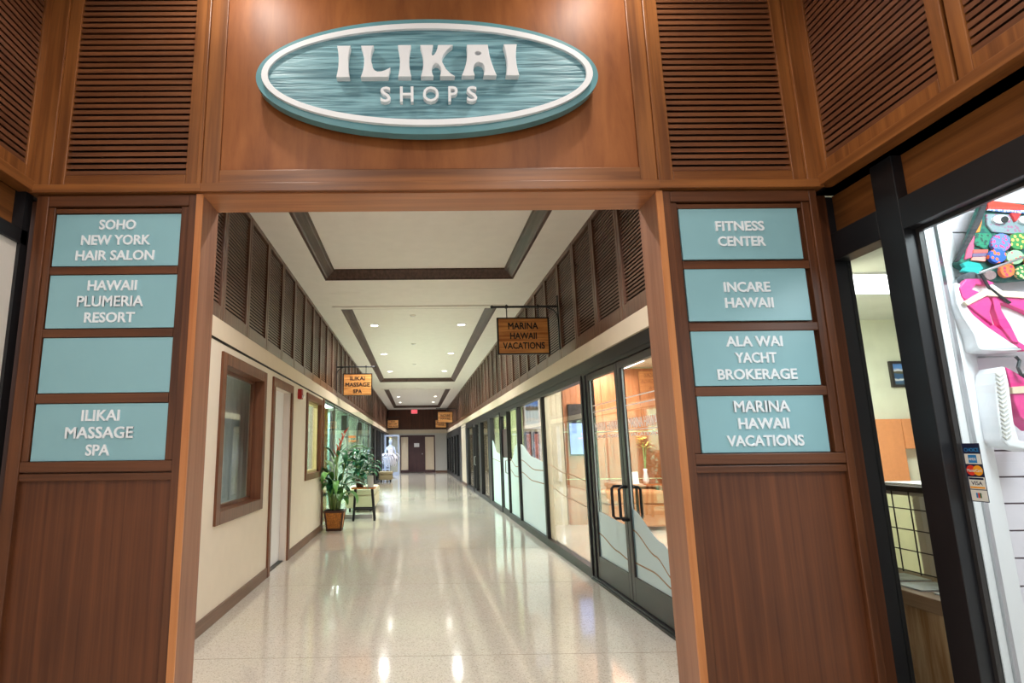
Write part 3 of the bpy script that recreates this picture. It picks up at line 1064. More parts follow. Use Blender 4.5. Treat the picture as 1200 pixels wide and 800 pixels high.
def lz(px, py):
    return (-0.387 + (px - 75) * 0.0007985, 3.214 - (py - 152) * 0.000896)


def cv(p, q, bow, n=8):
    """side from p to q bulging by bow (px) to the right of travel"""
    out = []
    for i in range(n + 1):
        t = i / n
        s_ = 4 * t * (1 - t) * bow
        out.append((p[0] + (q[0] - p[0]) * t + s_, p[1] + (q[1] - p[1]) * t))
    return out


def letter_i(x0, x1, x2, x3, y0, y1):
    return cv((x1, y0), (x3, y1), -12) + cv((x2, y1), (x0, y0), 12)


LET = [
    ('letter', letter_i(75, 155, 73, 152, 152, 335), []),
    ('letter', [(215, 152), (292, 152)] + cv((292, 152), (283, 265), -13)[1:] + [(286, 282), (296, 296), (312, 303), (335, 302), (358, 295), (388, 280), (375, 335), (215, 335)] + cv((215, 335), (215, 152), 20)[1:-1], []),
    ('letter', letter_i(432, 510, 433, 510, 150, 333), []),
    ('letter', [(563, 150), (640, 150), (632, 180), (630, 200), (634, 212), (644, 208), (656, 190), (664, 170), (668, 150), (757, 150), (722, 178), (698, 208), (688, 232), (692, 252), (712, 290), (738, 316), (765, 333), (677, 333), (684, 300), (682, 278), (670, 262), (652, 258), (636, 270), (628, 294), (632, 316), (640, 333), (565, 333)] + cv((565, 333), (563, 150), 17)[1:-1], []),
    ('letter', [(838, 150), (962, 150)] + cv((962, 150), (1008, 330), -9)[1:] + [(930, 330), (938, 302), (936, 276), (926, 258), (905, 250), (886, 257), (874, 276), (872, 300), (880, 330), (803, 330)] + cv((803, 330), (838, 150), 14)[1:-1],
     [[(902 + 19 * math.cos(-a * PI / 6), 200 + 12 * math.sin(-a * PI / 6)) for a in range(12)]]),
    ('letter', letter_i(1055, 1133, 1063, 1140, 148, 330), []),
]
for nm, pl, hs in LET:
    obj('letter', MB().prism([lz(*p) for p in pl], sign_face, 0.05, 0.085, [[lz(*p) for p in h] for h in hs]), M['white'], osn, bevel=0.002)
for ch, px, wpx in (('S', 359, 60), ('H', 482, 78), ('O', 622, 92), ('P', 751, 54), ('S', 861, 60)):
    cx_, _ = lz(px, 430)
    obj('small_letter', text_mb(MB(), ch, sign_face, cx_, 2.966, 0.078, wpx * 0.0007985, 0.026, 0.012, 0.052), M['white'], osn)

for sx_ in (-0.45, 0.52):
    for sz_ in (2.99, 3.13):
        obj('spacer', MB().tube([(sx_, 0.0, sz_), (sx_, -0.031, sz_)], .018, 10), M['black'], osn)

# ---- eight directory signs on the pillars
DIR = [
    (-1.668, -1.101, 2.178, 2.424, [('SOHO', -1.386, .166), ('NEW YORK', -1.388, .312), ('HAIR SALON', -1.386, .352)], 2.373, 'teal sign with three lines of white letters, topmost on the left pillar'),
    (-1.668, -1.101, 1.892, 2.135, [('HAWAII', -1.386, .218), ('PLUMERIA', -1.388, .29), ('RESORT', -1.386, .221)], 2.086, 'teal sign with three lines of white letters, directly above the blank one'),
    (-1.668, -1.101, 1.606, 1.848, [], 0, 'blank teal sign with no lettering, third down on the left pillar'),
    (-1.668, -1.101, 1.318, 1.559, [('ILIKAI', -1.386, .162), ('MASSAGE', -1.385, .286), ('SPA', -1.386, .101)], 1.509, 'teal sign with three lines of white letters, bottom one on the left pillar'),
    (1.19, 1.741, 2.184, 2.428, [('FITNESS', 1.464, .224), ('CENTER', 1.465, .218)], 2.342, 'teal sign with two lines of white letters, topmost on the right pillar'),
    (1.19, 1.741, 1.897, 2.141, [('INCARE', 1.464, .21), ('HAWAII', 1.466, .217)], 2.052, 'teal sign with two lines of white letters, second down on the right pillar'),
    (1.19, 1.741, 1.607, 1.85, [('ALA WAI', 1.467, .251), ('YACHT', 1.466, .184), ('BROKERAGE', 1.464, .35)], 1.803, 'teal sign with three lines of white letters, third down on the right pillar'),
    (1.19, 1.741, 1.32, 1.564, [('MARINA', 1.466, .241), ('HAWAII', 1.466, .219), ('VACATIONS', 1.465, .332)], 1.516, 'teal sign with three lines of white letters, bottom one on the right pillar'),
]
for (x0, x1, z0, z1, rows, zt, lab) in DIR:
    t = thing('directory_sign', ((x0 + x1) / 2, 0.02, z0), lab, 'sign', 'teal directory signs on the pillars')
    obj('plate', MB().box(x0, x1, 0.010, 0.028, z0, z1), M['teal'], t, bevel=0.001)
    for k, (s_, cx_, w_) in enumerate(rows):
        obj('lettering', text_mb(MB(), s_, front(0.010), cx_, zt - 0.0732 * k, 0.047, w_, 0.006, 0.022), M['sign_txt'], t)

# ---- hanging wooden signs on black brackets
def hanging_sign(x0, x1, y, z0, z1, wall_x, rows, label):
    out = 1 if wall_x < 0 else -1
    t = thing('hanging_sign', (wall_x, y, (z0 + z1) / 2), label, 'sign', 'wooden signs hanging along the corridor')
    zr = z1 + 0.143
    tip = x1 + 0.06 if out > 0 else x0 - 0.055
    br = MB()
    br.box(wall_x, wall_x + out * 0.014, y - .016, y + .016, z0 + .06, zr + .14)
    br.tube([(wall_x, y, zr), (tip, y, zr)], 0.015, 8)
    a = wall_x + out * 0.008
    br.tube([(a, y, zr - .17), (a + out * .012, y, zr - .10), (a + out * .05, y, zr - .05), (a + out * .13, y, zr - .012)], 0.008, 6)
    obj('bracket', br, M['black'], t, smooth=False)
    obj('finial', MB().lathe([(0.004, -.022), (.018, -.012), (.022, 0), (.018, .012), (.004, .022)], (tip, y, zr), 10), M['black'], t, smooth=True)
    for hx in (x0 + 0.13, x1 - 0.13):
        obj('hook', MB().tube([(hx, y, zr + .03), (hx, y, z1 - .002)], 0.007, 6).tube([(hx, y - .02, zr), (hx, y + .02, zr)], .022, 8), M['black'], t)
    obj('board', MB().box(x0 + .012, x1 - .012, y - .014, y + .014, z0 + .012, z1 - .012), M['gold_wood'], t)
    f = MB()
    f.box(x0, x1, y - .02, y + .02, z0, z0 + .016); f.box(x0, x1, y - .02, y + .02, z1 - .016, z1)
    f.box(x0, x0 + .018, y - .02, y + .02, z0, z1); f.box(x1 - .018, x1, y - .02, y + .02, z0, z1)
    obj('frame', f, M['black'], t)
    for (s_, cz, h, w) in rows:
        m = text_mb(MB(), s_, front(y - .014), (x0 + x1) / 2, z0 + (z1 - z0) * cz, h * (z1 - z0), w * (x1 - x0), 0.006, 0.018)
        obj('lettering', m, M['blackline'], t)
    return t


hanging_sign(1.0, 1.657, 4.63, 2.50, 2.972, XR - 0.012, [('MARINA', .77, .175, .57), ('HAWAII', .50, .175, .51), ('VACATIONS', .235, .18, .80)],
             'largest and nearest wooden hanging sign, on a black bracket at the right wall')
hanging_sign(-1.55, -0.94, 9.55, 2.46, 2.925, XL - 0.012, [('ILIKAI', .78, .17, .5), ('MASSAGE', .5, .17, .82), ('SPA', .2, .17, .3)],
             'wooden hanging sign on the left wall above the stool and plants')
hanging_sign(0.93, 1.60, 23.2, 2.49, 2.975, XR - 0.012, [('INCARE', .64, .2, .62), ('HAWAII', .36, .2, .62)],
             'small far wooden hanging sign on the right, in front of the one it partly hides')
hanging_sign(-1.62, -1.0, 30.0, 2.53, 2.975, XL - 0.012, [('SOHO', .78, .18, .4), ('NEW YORK', .5, .18, .75), ('HAIR SALON', .2, .18, .84)],
             'small far wooden hanging sign by the end wall, left of the exit sign')
hanging_sign(1.06, 1.69, 30.4, 2.53, 2.975, XR - 0.012, [('FITNESS', .66, .19, .66), ('CENTER', .36, .19, .6)],
             'small far wooden hanging sign partly hidden behind another one on the right')

# ---- exit sign hung from the ceiling by the end wall
ex = thing('exit_sign', (-0.12, 32.2, ZC), 'red lit exit sign hanging from the ceiling at the far end', 'exit sign')
obj('housing', MB().box(-0.31, 0.06, 32.17, 32.23, 3.45, 3.68), M['white'], ex, bevel=0.004)
obj('stem', MB().tube([(-0.12, 32.2, 3.68), (-0.12, 32.2, ZC)], .02, 8), M['white'], ex)
obj('face', MB().box(-0.295, 0.045, 32.165, 32.17, 3.463, 3.667), M['exit_red'], ex)
obj('lettering', text_mb(MB(), 'EXIT', front(32.165), -0.125, 3.565, 0.13, 0.28, 0.004, 0.02), M['white'], ex)

# ---- recessed downlights (18 W lamps) and smoke detectors
ZT = ZC + 0.10
rows = [(8.86, 'middle coffer, nearest pair'), (12.4, 'middle coffer, second pair'), (15.85, 'middle coffer, third pair'),
        (21.3, 'far coffer, nearest pair'), (24.9, 'far coffer, second pair'), (28.2, 'far coffer, third pair')]
dl = None
for (y, where) in rows:
    for x, sd in ((-0.85, 'left'), (0.90, 'right')):
        lab = 'round recessed ceiling downlight, %s lamp of the %s' % (sd, where)
        if dl is None:
            dl = thing('recessed_downlight', (x, y, ZT), lab, 'downlight', 'recessed downlights in the coffers')
            tr = MB()
            n = 24
            vs, fs = [], []
            for (r, z) in ((0.11, 0), (0.11, -.008), (0.078, -.01), (0.07, -.002)):
                vs += [(x + r * math.cos(2 * PI * k / n), y + r * math.sin(2 * PI * k / n), ZT + z) for k in range(n)]
            for i in range(3):
                for k in range(n):
                    fs.append((i * n + k, i * n + (k + 1) % n, (i + 1) * n + (k + 1) % n, (i + 1) * n + k))
            obj('trim_ring', tr.add(vs, fs), M['white'], dl, smooth=False)
            obj('lens', MB().lathe([(0.078, -.004), (.05, -.008), (.001, -.009)], (x, y, ZT), 24), M['lamp'], dl)
        else:
            copy_tree(dl, (x, y, ZT), lab)
        spot_light('downlight_lamp', (x, y, ZT - 0.03), DOWNLIGHT_W, angle=152, blend=0.6, radius=0.08)
for y in (1.1,):  # unseen pair added to brighten the near corridor, without fittings
    for x in (-0.85, 0.90):
        spot_light('downlight_lamp', (x, y, ZT - 0.03), DOWNLIGHT_W, angle=152, blend=0.6, radius=0.08)
for y, where in ((8.0, 'nearest'), (10.95, 'middle'), (14.3, 'farthest')):
    sd_ = thing('smoke_detector', (-0.07, y, ZT), 'small pale ceiling detector on the middle coffer centre line, %s of three' % where, 'smoke detector', 'ceiling detectors')
    obj('base', MB().lathe([(0.055, 0), (0.055, -.014), (.05, -.016)], (-0.07, y, ZT), 18), M['ceil'], sd_)
    obj('sensor', MB().lathe([(0.045, -.016), (.03, -.034), (.002, -.036)], (-0.07, y, ZT), 18), M['white'], sd_)

# ---- fire alarm on the left wall
fa = thing('fire_alarm', (XL, 5.63, 2.06), 'small red fire alarm high on the left wall beside the white door', 'fire alarm')
obj('housing', MB().box(XL, XL + .055, 5.575, 5.685, 2.06, 2.20), M['red'], fa, bevel=0.006)
obj('strobe', MB().box(XL + .055, XL + .085, 5.60, 5.66, 2.075, 2.115), M['white'], fa, bevel=0.008)


# ---- plants
def leaf(mb, base, az, length, width, e0, droop, fold=0.18, n=10, tw=0.0):
    p = Vector(base)
    pts = []
    d = Vector((math.cos(az), math.sin(az), 0))
    sidev = Vector((-math.sin(az), math.cos(az), 0))
    e = e0
    vs = []
    for i in range(n + 1):
        t = i / n
        w = width * (math.sin(PI * min(1, t * 0.94 + 0.03)) ** 0.75) * (1 - 0.25 * t)
        dirv = d * math.cos(e) + Vector((0, 0, 1)) * math.sin(e)
        nrm = Vector((0, 0, 1)) * math.cos(e) - d * math.sin(e)
        s = (sidev * math.cos(tw) + nrm * math.sin(tw))
        vs += [tuple(p - s * w / 2 + nrm * w * fold), tuple(p), tuple(p + s * w / 2 + nrm * w * fold)]
        p = p + dirv * (length / n)
        e -= droop / n
    fs = []
    for i in range(n):
        for k in (0, 1):
            fs.append((i * 3 + k, i * 3 + k + 1, i * 3 + k + 4, i * 3 + k + 3))
    mb.add(vs, fs)


def clampx(mb, lo=None, hi=None, ylo=None, yhi=None):
    mb.v = [(max(lo, x) if lo is not None else x, min(yhi, max(ylo, y)) if yhi is not None else y, z) for (x, y, z) in mb.v]
    return mb


PX, PY = -1.45, 7.88
hp = thing('potted_heliconia', (PX, PY, 0), 'tall potted plant with coral flower spike in square amber pot, by the golden curtain', 'potted plant')
bt, tp, hh = 0.128, 0.172, 0.335


def tap(s0, s1, z0, z1):
    return ([(PX - s0, PY - s0, z0), (PX + s0, PY - s0, z0), (PX + s0, PY + s0, z0), (PX - s0, PY + s0, z0)],
            [(PX - s1, PY - s1, z1), (PX + s1, PY - s1, z1), (PX + s1, PY + s1, z1), (PX - s1, PY + s1, z1)])


def sz(z):
    return bt + (tp - bt) * z / hh


pot = obj('pot', MB().hexa(*tap(sz(.012) - .008, sz(.31) - .008, .012, .31)), M['pot_panel'], hp)
pf = MB()
pf.hexa(*tap(sz(0), sz(.04), 0, .04))
pf.hexa(*tap(sz(.30) + .004, sz(.335) + .006, .30, .335))
for sx in (-1, 1):
    for sy in (-1, 1):
        b0, b1 = sz(.03), sz(.31)
        q = lambda s, z: [(PX + sx * s, PY + sy * s, z), (PX + sx * (s - .03), PY + sy * s, z), (PX + sx * (s - .03), PY + sy * (s - .03), z), (PX + sx * s, PY + sy * (s - .03), z)]
        pf.hexa(q(b0, .03), q(b1, .31))
obj('pot_frame', pf, M['pot_frame'], pot)
obj('soil', MB().box(PX - .15, PX + .15, PY - .15, PY + .15, .325, .338), M['soil'], pot)
random.seed(11)
stems, lf1, lf2 = MB(), MB(), MB()
for k in range(20):
    az = 2 * PI * k / 20 * 3 + random.uniform(-.2, .2)
    r0 = random.uniform(.02, .09)
    b = Vector((PX + r0 * math.cos(az), PY + r0 * math.sin(az), .33))
    h = random.uniform(.22, 1.0)
    top = b + Vector((math.cos(az) * (.05 + h * .07), math.sin(az) * (.05 + h * .07), h))
    stems.tube([tuple(b), tuple((b + top) / 2 + Vector((0, 0, .02))), tuple(top)], [.012, .010, .007], 6)
    leaf(lf1 if k % 3 else lf2, top, az, random.uniform(.40, .58), random.uniform(.11, .16), random.uniform(.7, 1.2), random.uniform(1.6, 2.8))
    if k % 2 == 0:
        mid = b + (top - b) * .75
        leaf(lf1, mid, az + 1.7, random.uniform(.28, .42), random.uniform(.10, .15), .9, 2.4)
for (az, e0, ln, z) in ((-1.2, .35, .34, .62), (-0.6, .2, .30, .56), (-2.2, .5, .32, .75), (0.3, .9, .4, 1.05), (2.6, 1.1, .42, 1.0), (-1.9, -.4, .30, .80), (-0.9, -.6, .28, .74)):
    leaf(lf2, (PX + .05 * math.cos(az), PY + .05 * math.sin(az), z), az, ln, .15, e0, 1.6)
for (az, ln) in ((2.9, .40), (-2.6, .36), (0.15, .36), (1.2, .4)):
    leaf(lf1, (PX + .04 * math.cos(az), PY + .04 * math.sin(az), 1.18), az, ln, .09, 1.35, 1.2)
stems.tube([(PX, PY - .02, .33), (PX + .01, PY - .03, .9), (PX + .03, PY - .05, 1.38)], [.016, .012, .009], 8)
for mb in (lf1, lf2, stems):
    clampx(mb, XL + .03, None, 7.3, 8.6)
obj('stems', stems, M['stem'], hp, smooth=True)
obj('leaves', lf1, M['leaf'], hp, smooth=True)
obj('leaves', lf2, M['leaf_l'], hp, smooth=True)
fl_ = MB()
for i in range(8):
    z = 1.27 + .052 * i
    x = PX + .0 + .021 * i
    leaf(fl_, (x, PY - .05, z), (-0.25 if i % 2 else 2.9), .115 - .006 * i, .042, 1.0, -.35, fold=.5, n=6)
leaf(fl_, (PX + .16, PY - .05, 1.62), 0.1, .15, .04, 1.15, .2, fold=.5)
fl_.tube([(PX + .03, PY - .05, 1.25), (PX + .10, PY - .05, 1.48), (PX + .19, PY - .05, 1.70)], [.012, .011, .006], 6)
obj('flower_spike', fl_, M['flower'], hp, smooth=True)

# ---- stool with small plant and card
st = thing('side_stool', (-1.08, 9.3, 0), 'black legged stool with a honey wood top beside the glass door', 'stool')
obj('seat', MB().box(-1.315, -0.845, 9.14, 9.47, 0.597, 0.625), M['stool_top'], st, bevel=0.008)
LT = {(-1, -1): ((-1.262, 9.11), (-1.235, 9.18)), (1, -1): ((-.854, 9.13), (-.91, 9.18)), (-1, 1): ((-1.30, 9.49), (-1.245, 9.43)), (1, 1): ((-.872, 9.49), (-.92, 9.43))}
for key, (ft, tpp) in LT.items():
    w = .021
    obj('leg', MB().hexa([(ft[0] - w, ft[1] - w, 0), (ft[0] + w, ft[1] - w, 0), (ft[0] + w, ft[1] + w, 0), (ft[0] - w, ft[1] + w, 0)],
                         [(tpp[0] - w, tpp[1] - w, .598), (tpp[0] + w, tpp[1] - w, .598), (tpp[0] + w, tpp[1] + w, .598), (tpp[0] - w, tpp[1] + w, .598)]), M['black'], st)
obj('rung', MB().box(-1.25, -.87, 9.125, 9.155, .20, .23), M['black'], st)
obj('rung', MB().box(-1.285, -.885, 9.455, 9.485, .20, .23), M['black'], st)
sp = thing('small_potted_plant', (-1.16, 9.3, .625), 'bushy green plant in a small brown pot on the stool', 'potted plant')
obj('pot', MB().lathe([(0.07, 0), (.095, .135), (.10, .14), (.10, .15), (.088, .15), (.085, .13)], (-1.16, 9.3, .625), 20), M['pot_frame'], sp, smooth=False)
random.seed(5)
g1, g2, gs, gf = MB(), MB(), MB(), MB()
for k in range(84):
    az = random.uniform(0, 2 * PI)
    r = random.uniform(.0, .25)
    z = .80 + random.uniform(0, .56) * (1 - r)
    b = Vector((-1.16 + r * math.cos(az), 9.19 + r * .7 * math.sin(az), z))
    leaf(g1 if k % 2 else g2, b, az + random.uniform(-.5, .5), random.uniform(.16, .28), random.uniform(.075, .12), random.uniform(.0, 1.0), random.uniform(.8, 1.8), n=7)
    if k % 3 == 0:
        gs.tube([(-1.16, 9.3, .76), tuple((b + Vector((-1.16, 9.3, .95))) / 2), tuple(b)], .005, 5)
for (x, y, z, az, ln) in ((-1.2, 9.2, 1.15, 2.8, .34), (-1.1, 9.2, 1.18, 0.2, .24), (-1.15, 9.15, 1.05, -2.0, .3), (-1.0, 9.2, 1.1, 0.1, .17)):
    leaf(g2, (x, y, z), az, ln, .085, .7, 1.5)
for k in range(5):
    leaf(gf, (-.92 + .012 * k, 9.2, 1.03 + .03 * k), 1.3 * k, .06, .025, .8, .2, n=5)
for mb in (g1, g2, gs, gf):
    clampx(mb, XL + .03, None, 8.7, 9.498)
obj('foliage', g1, M['leaf'], sp, smooth=True)
obj('foliage', g2, M['leaf_t'], sp, smooth=True)
obj('stems', gs, M['stem'], sp)
obj('red_bract', gf, M['red'], sp)
cd = thing('table_card', (-.945, 9.25, .625), 'folded white card standing on the stool beside the small pot', 'card')
obj('sheet', MB().hexa([(-1.0, 9.20, .625), (-.888, 9.20, .625), (-.888, 9.204, .625), (-1.0, 9.204, .625)], [(-1.0, 9.25, .85), (-.888, 9.25, .85), (-.888, 9.254, .85), (-1.0, 9.254, .85)]), M['white'], cd)
obj('sheet', MB().hexa([(-1.0, 9.30, .625), (-.888, 9.30, .625), (-.888, 9.304, .625), (-1.0, 9.304, .625)], [(-1.0, 9.252, .85), (-.888, 9.252, .85), (-.888, 9.256, .85), (-1.0, 9.256, .85)]), M['white'], cd)

# ---- open glass door standing out from the left shopfront
gd = thing('glass_door', (-1.3, 9.56, 0), 'open frameless glass door standing out behind the stool', 'glass door')
obj('pane', MB().box(-1.665, -.925, 9.552, 9.564, .012, 2.12), M['glass_green'], gd)
obj('bottom_rail', MB().box(-1.665, -.925, 9.545, 9.571, 0, .075), M['metal'], gd)
obj('pull_handle', MB().tube([(-1.0, 9.555, .95), (-1.0, 9.515, .95), (-1.0, 9.515, 1.27), (-1.0, 9.555, 1.27)], .012, 8), M['metal'], gd)
M['paper_print'] = plain('grey_print', (120, 124, 128), 0.7)
nt2 = thing('paper_notice', (-1.4, 9.548, 1.035), 'white paper notice stuck on the open glass door behind the plants', 'notice')
obj('sheet', MB().box(-1.51, -1.29, 9.548, 9.5495, 1.035, 1.337), M['white'], nt2)
pr = MB()
for (a, b, z) in ((-1.48, -1.40, 1.29), (-1.47, -1.33, 1.25), (-1.37, -1.32, 1.10), (-1.48, -1.36, 1.075)):
    pr.box(a, b, 9.547, 9.548, z, z + .018)
obj('print_line', pr, M['paper_print'], nt2)


# ---- ottomans along the left side
def ottoman(x0, x1, y0, y1, h, top, mat, label):
    t = thing('ottoman', ((x0 + x1) / 2, (y0 + y1) / 2, 0), label, 'ottoman')
    b = obj('base', MB().box(x0, x1, y0, y1, .085, h - top), M[mat], t, bevel=0.05)
    b.modifiers['bevel'].segments = 4
    c = obj('cushion', MB().box(x0 - .006, x1 + .006, y0 - .006, y1 + .006, h - top + .004, h), M[mat], t, bevel=0.045)
    c.modifiers['bevel'].segments = 4
    for fx in (x0 + .1, x1 - .1):
        for fy in (y0 + .1, y1 - .1):
            obj('leg', MB().lathe([(.018, 0), (.026, .09)], (fx, fy, 0), 10), M['black'], t)
    return t


ottoman(-1.62, -.96, 10.7, 12.3, .50, .14, 'ottoman', 'long cream upholstered ottoman behind the stool and glass door')
ottoman(-1.64, -1.06, 22.6, 23.5, .43, .13, 'ottoman_o', 'small olive upholstered ottoman further down, in front of the mannequin')

# ---- salon behind the left glass
gc = MB()
N = 40
vs, fs = [], []
for i in range(N + 1):
    y = 7.97 + 1.2 * i / N
    x = -1.80 + .018 * math.sin(i * 0.9)
    vs += [(x, y, .02), (x, y, 2.16)]
for i in range(N):
    fs.append((2 * i, 2 * i + 2, 2 * i + 3, 2 * i + 1))
M['gold_cloth'] = plain('golden_cloth', (226, 168, 60), 0.7, var=.1)
obj('curtain', gc.add(vs, fs), M['gold_cloth'], smooth=True, label='golden curtain hanging just inside the left glass shopfront', cat='curtain')


def picture(x0, x1, y, z0, z1, mat, label, name='wall_picture', cat='picture', fm='black'):
    t = thing(name, ((x0 + x1) / 2, y, z0), label, cat)
    f = MB()
    f.box(x0, x0 + .025, y - .03, y, z0, z1); f.box(x1 - .025, x1, y - .03, y, z0, z1)
    f.box(x0 + .025, x1 - .025, y - .03, y, z0, z0 + .025); f.box(x0 + .025, x1 - .025, y - .03, y, z1 - .025, z1)
    obj('frame', f, M[fm], t)
    obj('canvas', MB().box(x0 + .02, x1 - .02, y - .018, y - .002, z0 + .02, z1 - .02), mat, t)
    return t


M['dark_canvas'] = plain('dark_canvas', (58, 60, 54), 0.6, var=.3)
picture(-2.78, -2.58, 19.0, 2.06, 2.6, M['dark_canvas'], 'dark narrow picture inside the salon, nearer the golden curtain')
picture(-2.19, -2.03, 19.0, 1.86, 2.34, M['dark_canvas'], 'dark narrow picture inside the salon, nearer the black posts')
sc_ = thing('glowing_sign', (-2.3, 18.5, 1.62), 'orange glowing sign inside the salon above the plants', 'sign')
obj('tube', MB().box(-2.53, -2.10, 18.48, 18.52, 1.64, 1.70).box(-2.53, -2.2, 18.48, 18.52, 1.77, 1.86), M['orange_glow'], sc_)
obj('hanger', MB().tube([(-2.45, 18.5, 1.7), (-2.45, 18.5, 2.8)], .006, 6).tube([(-2.25, 18.5, 1.7), (-2.25, 18.5, 2.8)], .006, 6), M['black'], sc_)
M['teal_door'] = plain('teal_cabinet', (142, 190, 176), 0.6)
cb = thing('tall_cabinet', (-2.35, 12.5, 0), 'tall pale teal cabinet with a dark edge inside the salon', 'cabinet')
obj('body', MB().box(-2.62, -2.24, 12.5, 13.1, 0, 2.3), M['teal_door'], cb)
obj('edge_trim', MB().box(-2.24, -2.19, 12.48, 13.1, 0, 2.35), M['bronze'], cb)
random.seed(21)  # palm added in place of the stool plant's reflection in the glass
ip = thing('reflection_palm', (-2.3, 10.6, 0), 'leafy green palm standing in for a plant reflection in the salon glass', 'potted plant')
obj('pot', MB().lathe([(.12, 0), (.17, .3), (.16, .3)], (-2.3, 10.6, 0), 18), M['pot_frame'], ip)
pm, ps = MB(), MB()
for k in range(26):
    az = 2 * PI * k / 26 + random.uniform(-.1, .1)
    h = random.uniform(.3, 1.0)
    b = Vector((-2.3 + .1 * math.cos(az), 10.6 + .1 * math.sin(az), .3 + h))
    ps.tube([(-2.3, 10.6, .28), tuple(b)], .008, 5)
    leaf(pm, b, az, random.uniform(.3, .5), .1, 1.0, 2.0, n=8)
clampx(pm, None, None)
pm.v = [(min(-1.8, x), y, z) for x, y, z in pm.v]
obj('stems', ps, M['stem'], ip)
obj('leaves', pm, M['leaf_t'], ip, smooth=True)

# ---- white framed open door and costumed mannequin far down on the left
wd = thing('open_white_door', (-1.3, 28.75, 0), 'white framed glass door standing open behind the mannequin', 'door')
f = MB()
f.box(-1.70, -1.63, 28.72, 28.78, 0, 2.12); f.box(-1.01, -.93, 28.72, 28.78, 0, 2.12)
f.box(-1.63, -1.01, 28.72, 28.78, 2.03, 2.12); f.box(-1.63, -1.01, 28.72, 28.78, 0, .18)
M['white_blue'] = plain('bluish_white_paint', (188, 204, 236), 0.4, var=.02)
obj('frame', f, M['white_blue'], wd)
obj('pane', MB().box(-1.63, -1.01, 28.746, 28.754, .18, 2.03), M['glass'], wd)
obj('door_handle', MB().tube([(-.97, 28.70, .95), (-.97, 28.66, .96), (-.97, 28.66, 1.2), (-.97, 28.70, 1.21)], .014, 8), M['metal'], wd)

MX, MY = -1.28, 26.0
mq = thing('mannequin', (MX, MY, 0), 'mannequin in a white feathered costume, before the white framed door', 'mannequin')
body = MB().lathe([(.035, .88), (.13, .92), (.155, 1.0), (.15, 1.06), (.105, 1.18), (.115, 1.30), (.15, 1.40), (.16, 1.46), (.12, 1.52), (.05, 1.55), (.045, 1.62), (.07, 1.66), (.082, 1.72), (.078, 1.79), (.05, 1.84), (.01, 1.855)], (MX, MY, 0), 20, 1, .68)
for s_ in (-1, 1):
    body.tube([(MX + s_ * .15, MY, 1.47), (MX + s_ * .22, MY, 1.30), (MX + s_ * .25, MY - .06, 1.14), (MX + s_ * .19, MY - .12, 1.03)], [.045, .038, .032, .022], 8)
obj('body', body, M['white_blue'], mq, smooth=True)
obj('bodice', MB().lathe([(.165, 1.0), (.16, 1.06), (.113, 1.18), (.122, 1.30), (.158, 1.40), (.155, 1.44)], (MX, MY, 0), 20, 1, .7), M['dress'], mq, smooth=True)
random.seed(3)
sk = MB()
for lay in range(4):
    for k in range(22):
        az = 2 * PI * k / 22 + lay * .14
        leaf(sk, (MX + .12 * math.cos(az), MY + .1 * math.sin(az), 1.06 - .05 * lay), az, random.uniform(.34, .52), .11, random.uniform(.75, 1.0) - .42 * lay, 2.3, n=8)
obj('feather_skirt', sk, M['dress'], mq, smooth=True)
hd_ = MB()
for k in range(9):
    az = PI * k / 8
    leaf(hd_, (MX, MY, 1.80), az, .16, .04, 1.2, .4, n=5)
obj('headdress', hd_, plain('pale_gold_feather', (226, 214, 160), .7), mq)
obj('stand', MB().tube([(MX, MY, 0.03), (MX, MY, .9)], .02, 8).lathe([(.2, 0), (.2, .02), (.03, .04)], (MX, MY, 0), 20), M['metal'], mq)
ch = thing('white_chair', (-1.42, 25.1, 0), 'small white lattice chair beside the mannequin', 'chair')
obj('seat', MB().box(-1.62, -1.28, 24.95, 25.3, .42, .46), M['white_blue'], ch)
for (x, y) in ((-1.6, 24.97), (-1.3, 24.97), (-1.6, 25.28), (-1.3, 25.28)):
    obj('leg', MB().box(x - .015, x + .015, y - .015, y + .015, 0, .42), M['white_blue'], ch)
bk = MB()
for k in range(6):
    x = -1.61 + .062 * k
    bk.box(x, x + .02, 25.27, 25.3, .46, .95)
bk.box(-1.62, -1.28, 25.27, 25.3, .93, .97).box(-1.62, -1.28, 25.27, 25.3, .68, .70)
obj('backrest', bk, M['white_blue'], ch)

# ---- shop behind the double doors and the next bays
def sea_canvas(name, sky, cloud, sea, land, zs=1.0):
    m, nt, b = newmat(name)
    tc = nt.nodes.new('ShaderNodeTexCoord')
    sp_ = nt.nodes.new('ShaderNodeSeparateXYZ')
    nt.links.new(tc.outputs['Generated'], sp_.inputs[0])
    n = nt.nodes.new('ShaderNodeTexNoise')
    n.inputs['Scale'].default_value = 5
    nt.links.new(tc.outputs['Generated'], n.inputs['Vector'])
    ma = nt.nodes.new('ShaderNodeMath')
    ma.operation = 'MULTIPLY_ADD'
    ma.inputs[1].default_value = .16
    nt.links.new(n.outputs['Fac'], ma.inputs[0])
    nt.links.new(sp_.outputs['Z'], ma.inputs[2])
    r = nt.nodes.new('ShaderNodeValToRGB')
    el = r.color_ramp.elements
    el[0].position = 0.0; el[0].color = s2l(land)
    el[1].position = 1.0; el[1].color = s2l(sky)
    for p, c in ((.26, sea), (.33, (236, 240, 240)), (.38, sea), (.60, sea), (.64, (84, 92, 70)), (.70, (110, 96, 84)), (.74, cloud), (.85, sky)):
        k = el.new(p)
        k.color = s2l(c)
    nt.links.new(ma.outputs[0], r.inputs['Fac'])
    nt.links.new(r.outputs['Color'], b.inputs['Base Color'])
    b.inputs['Roughness'].default_value = .5
    return m


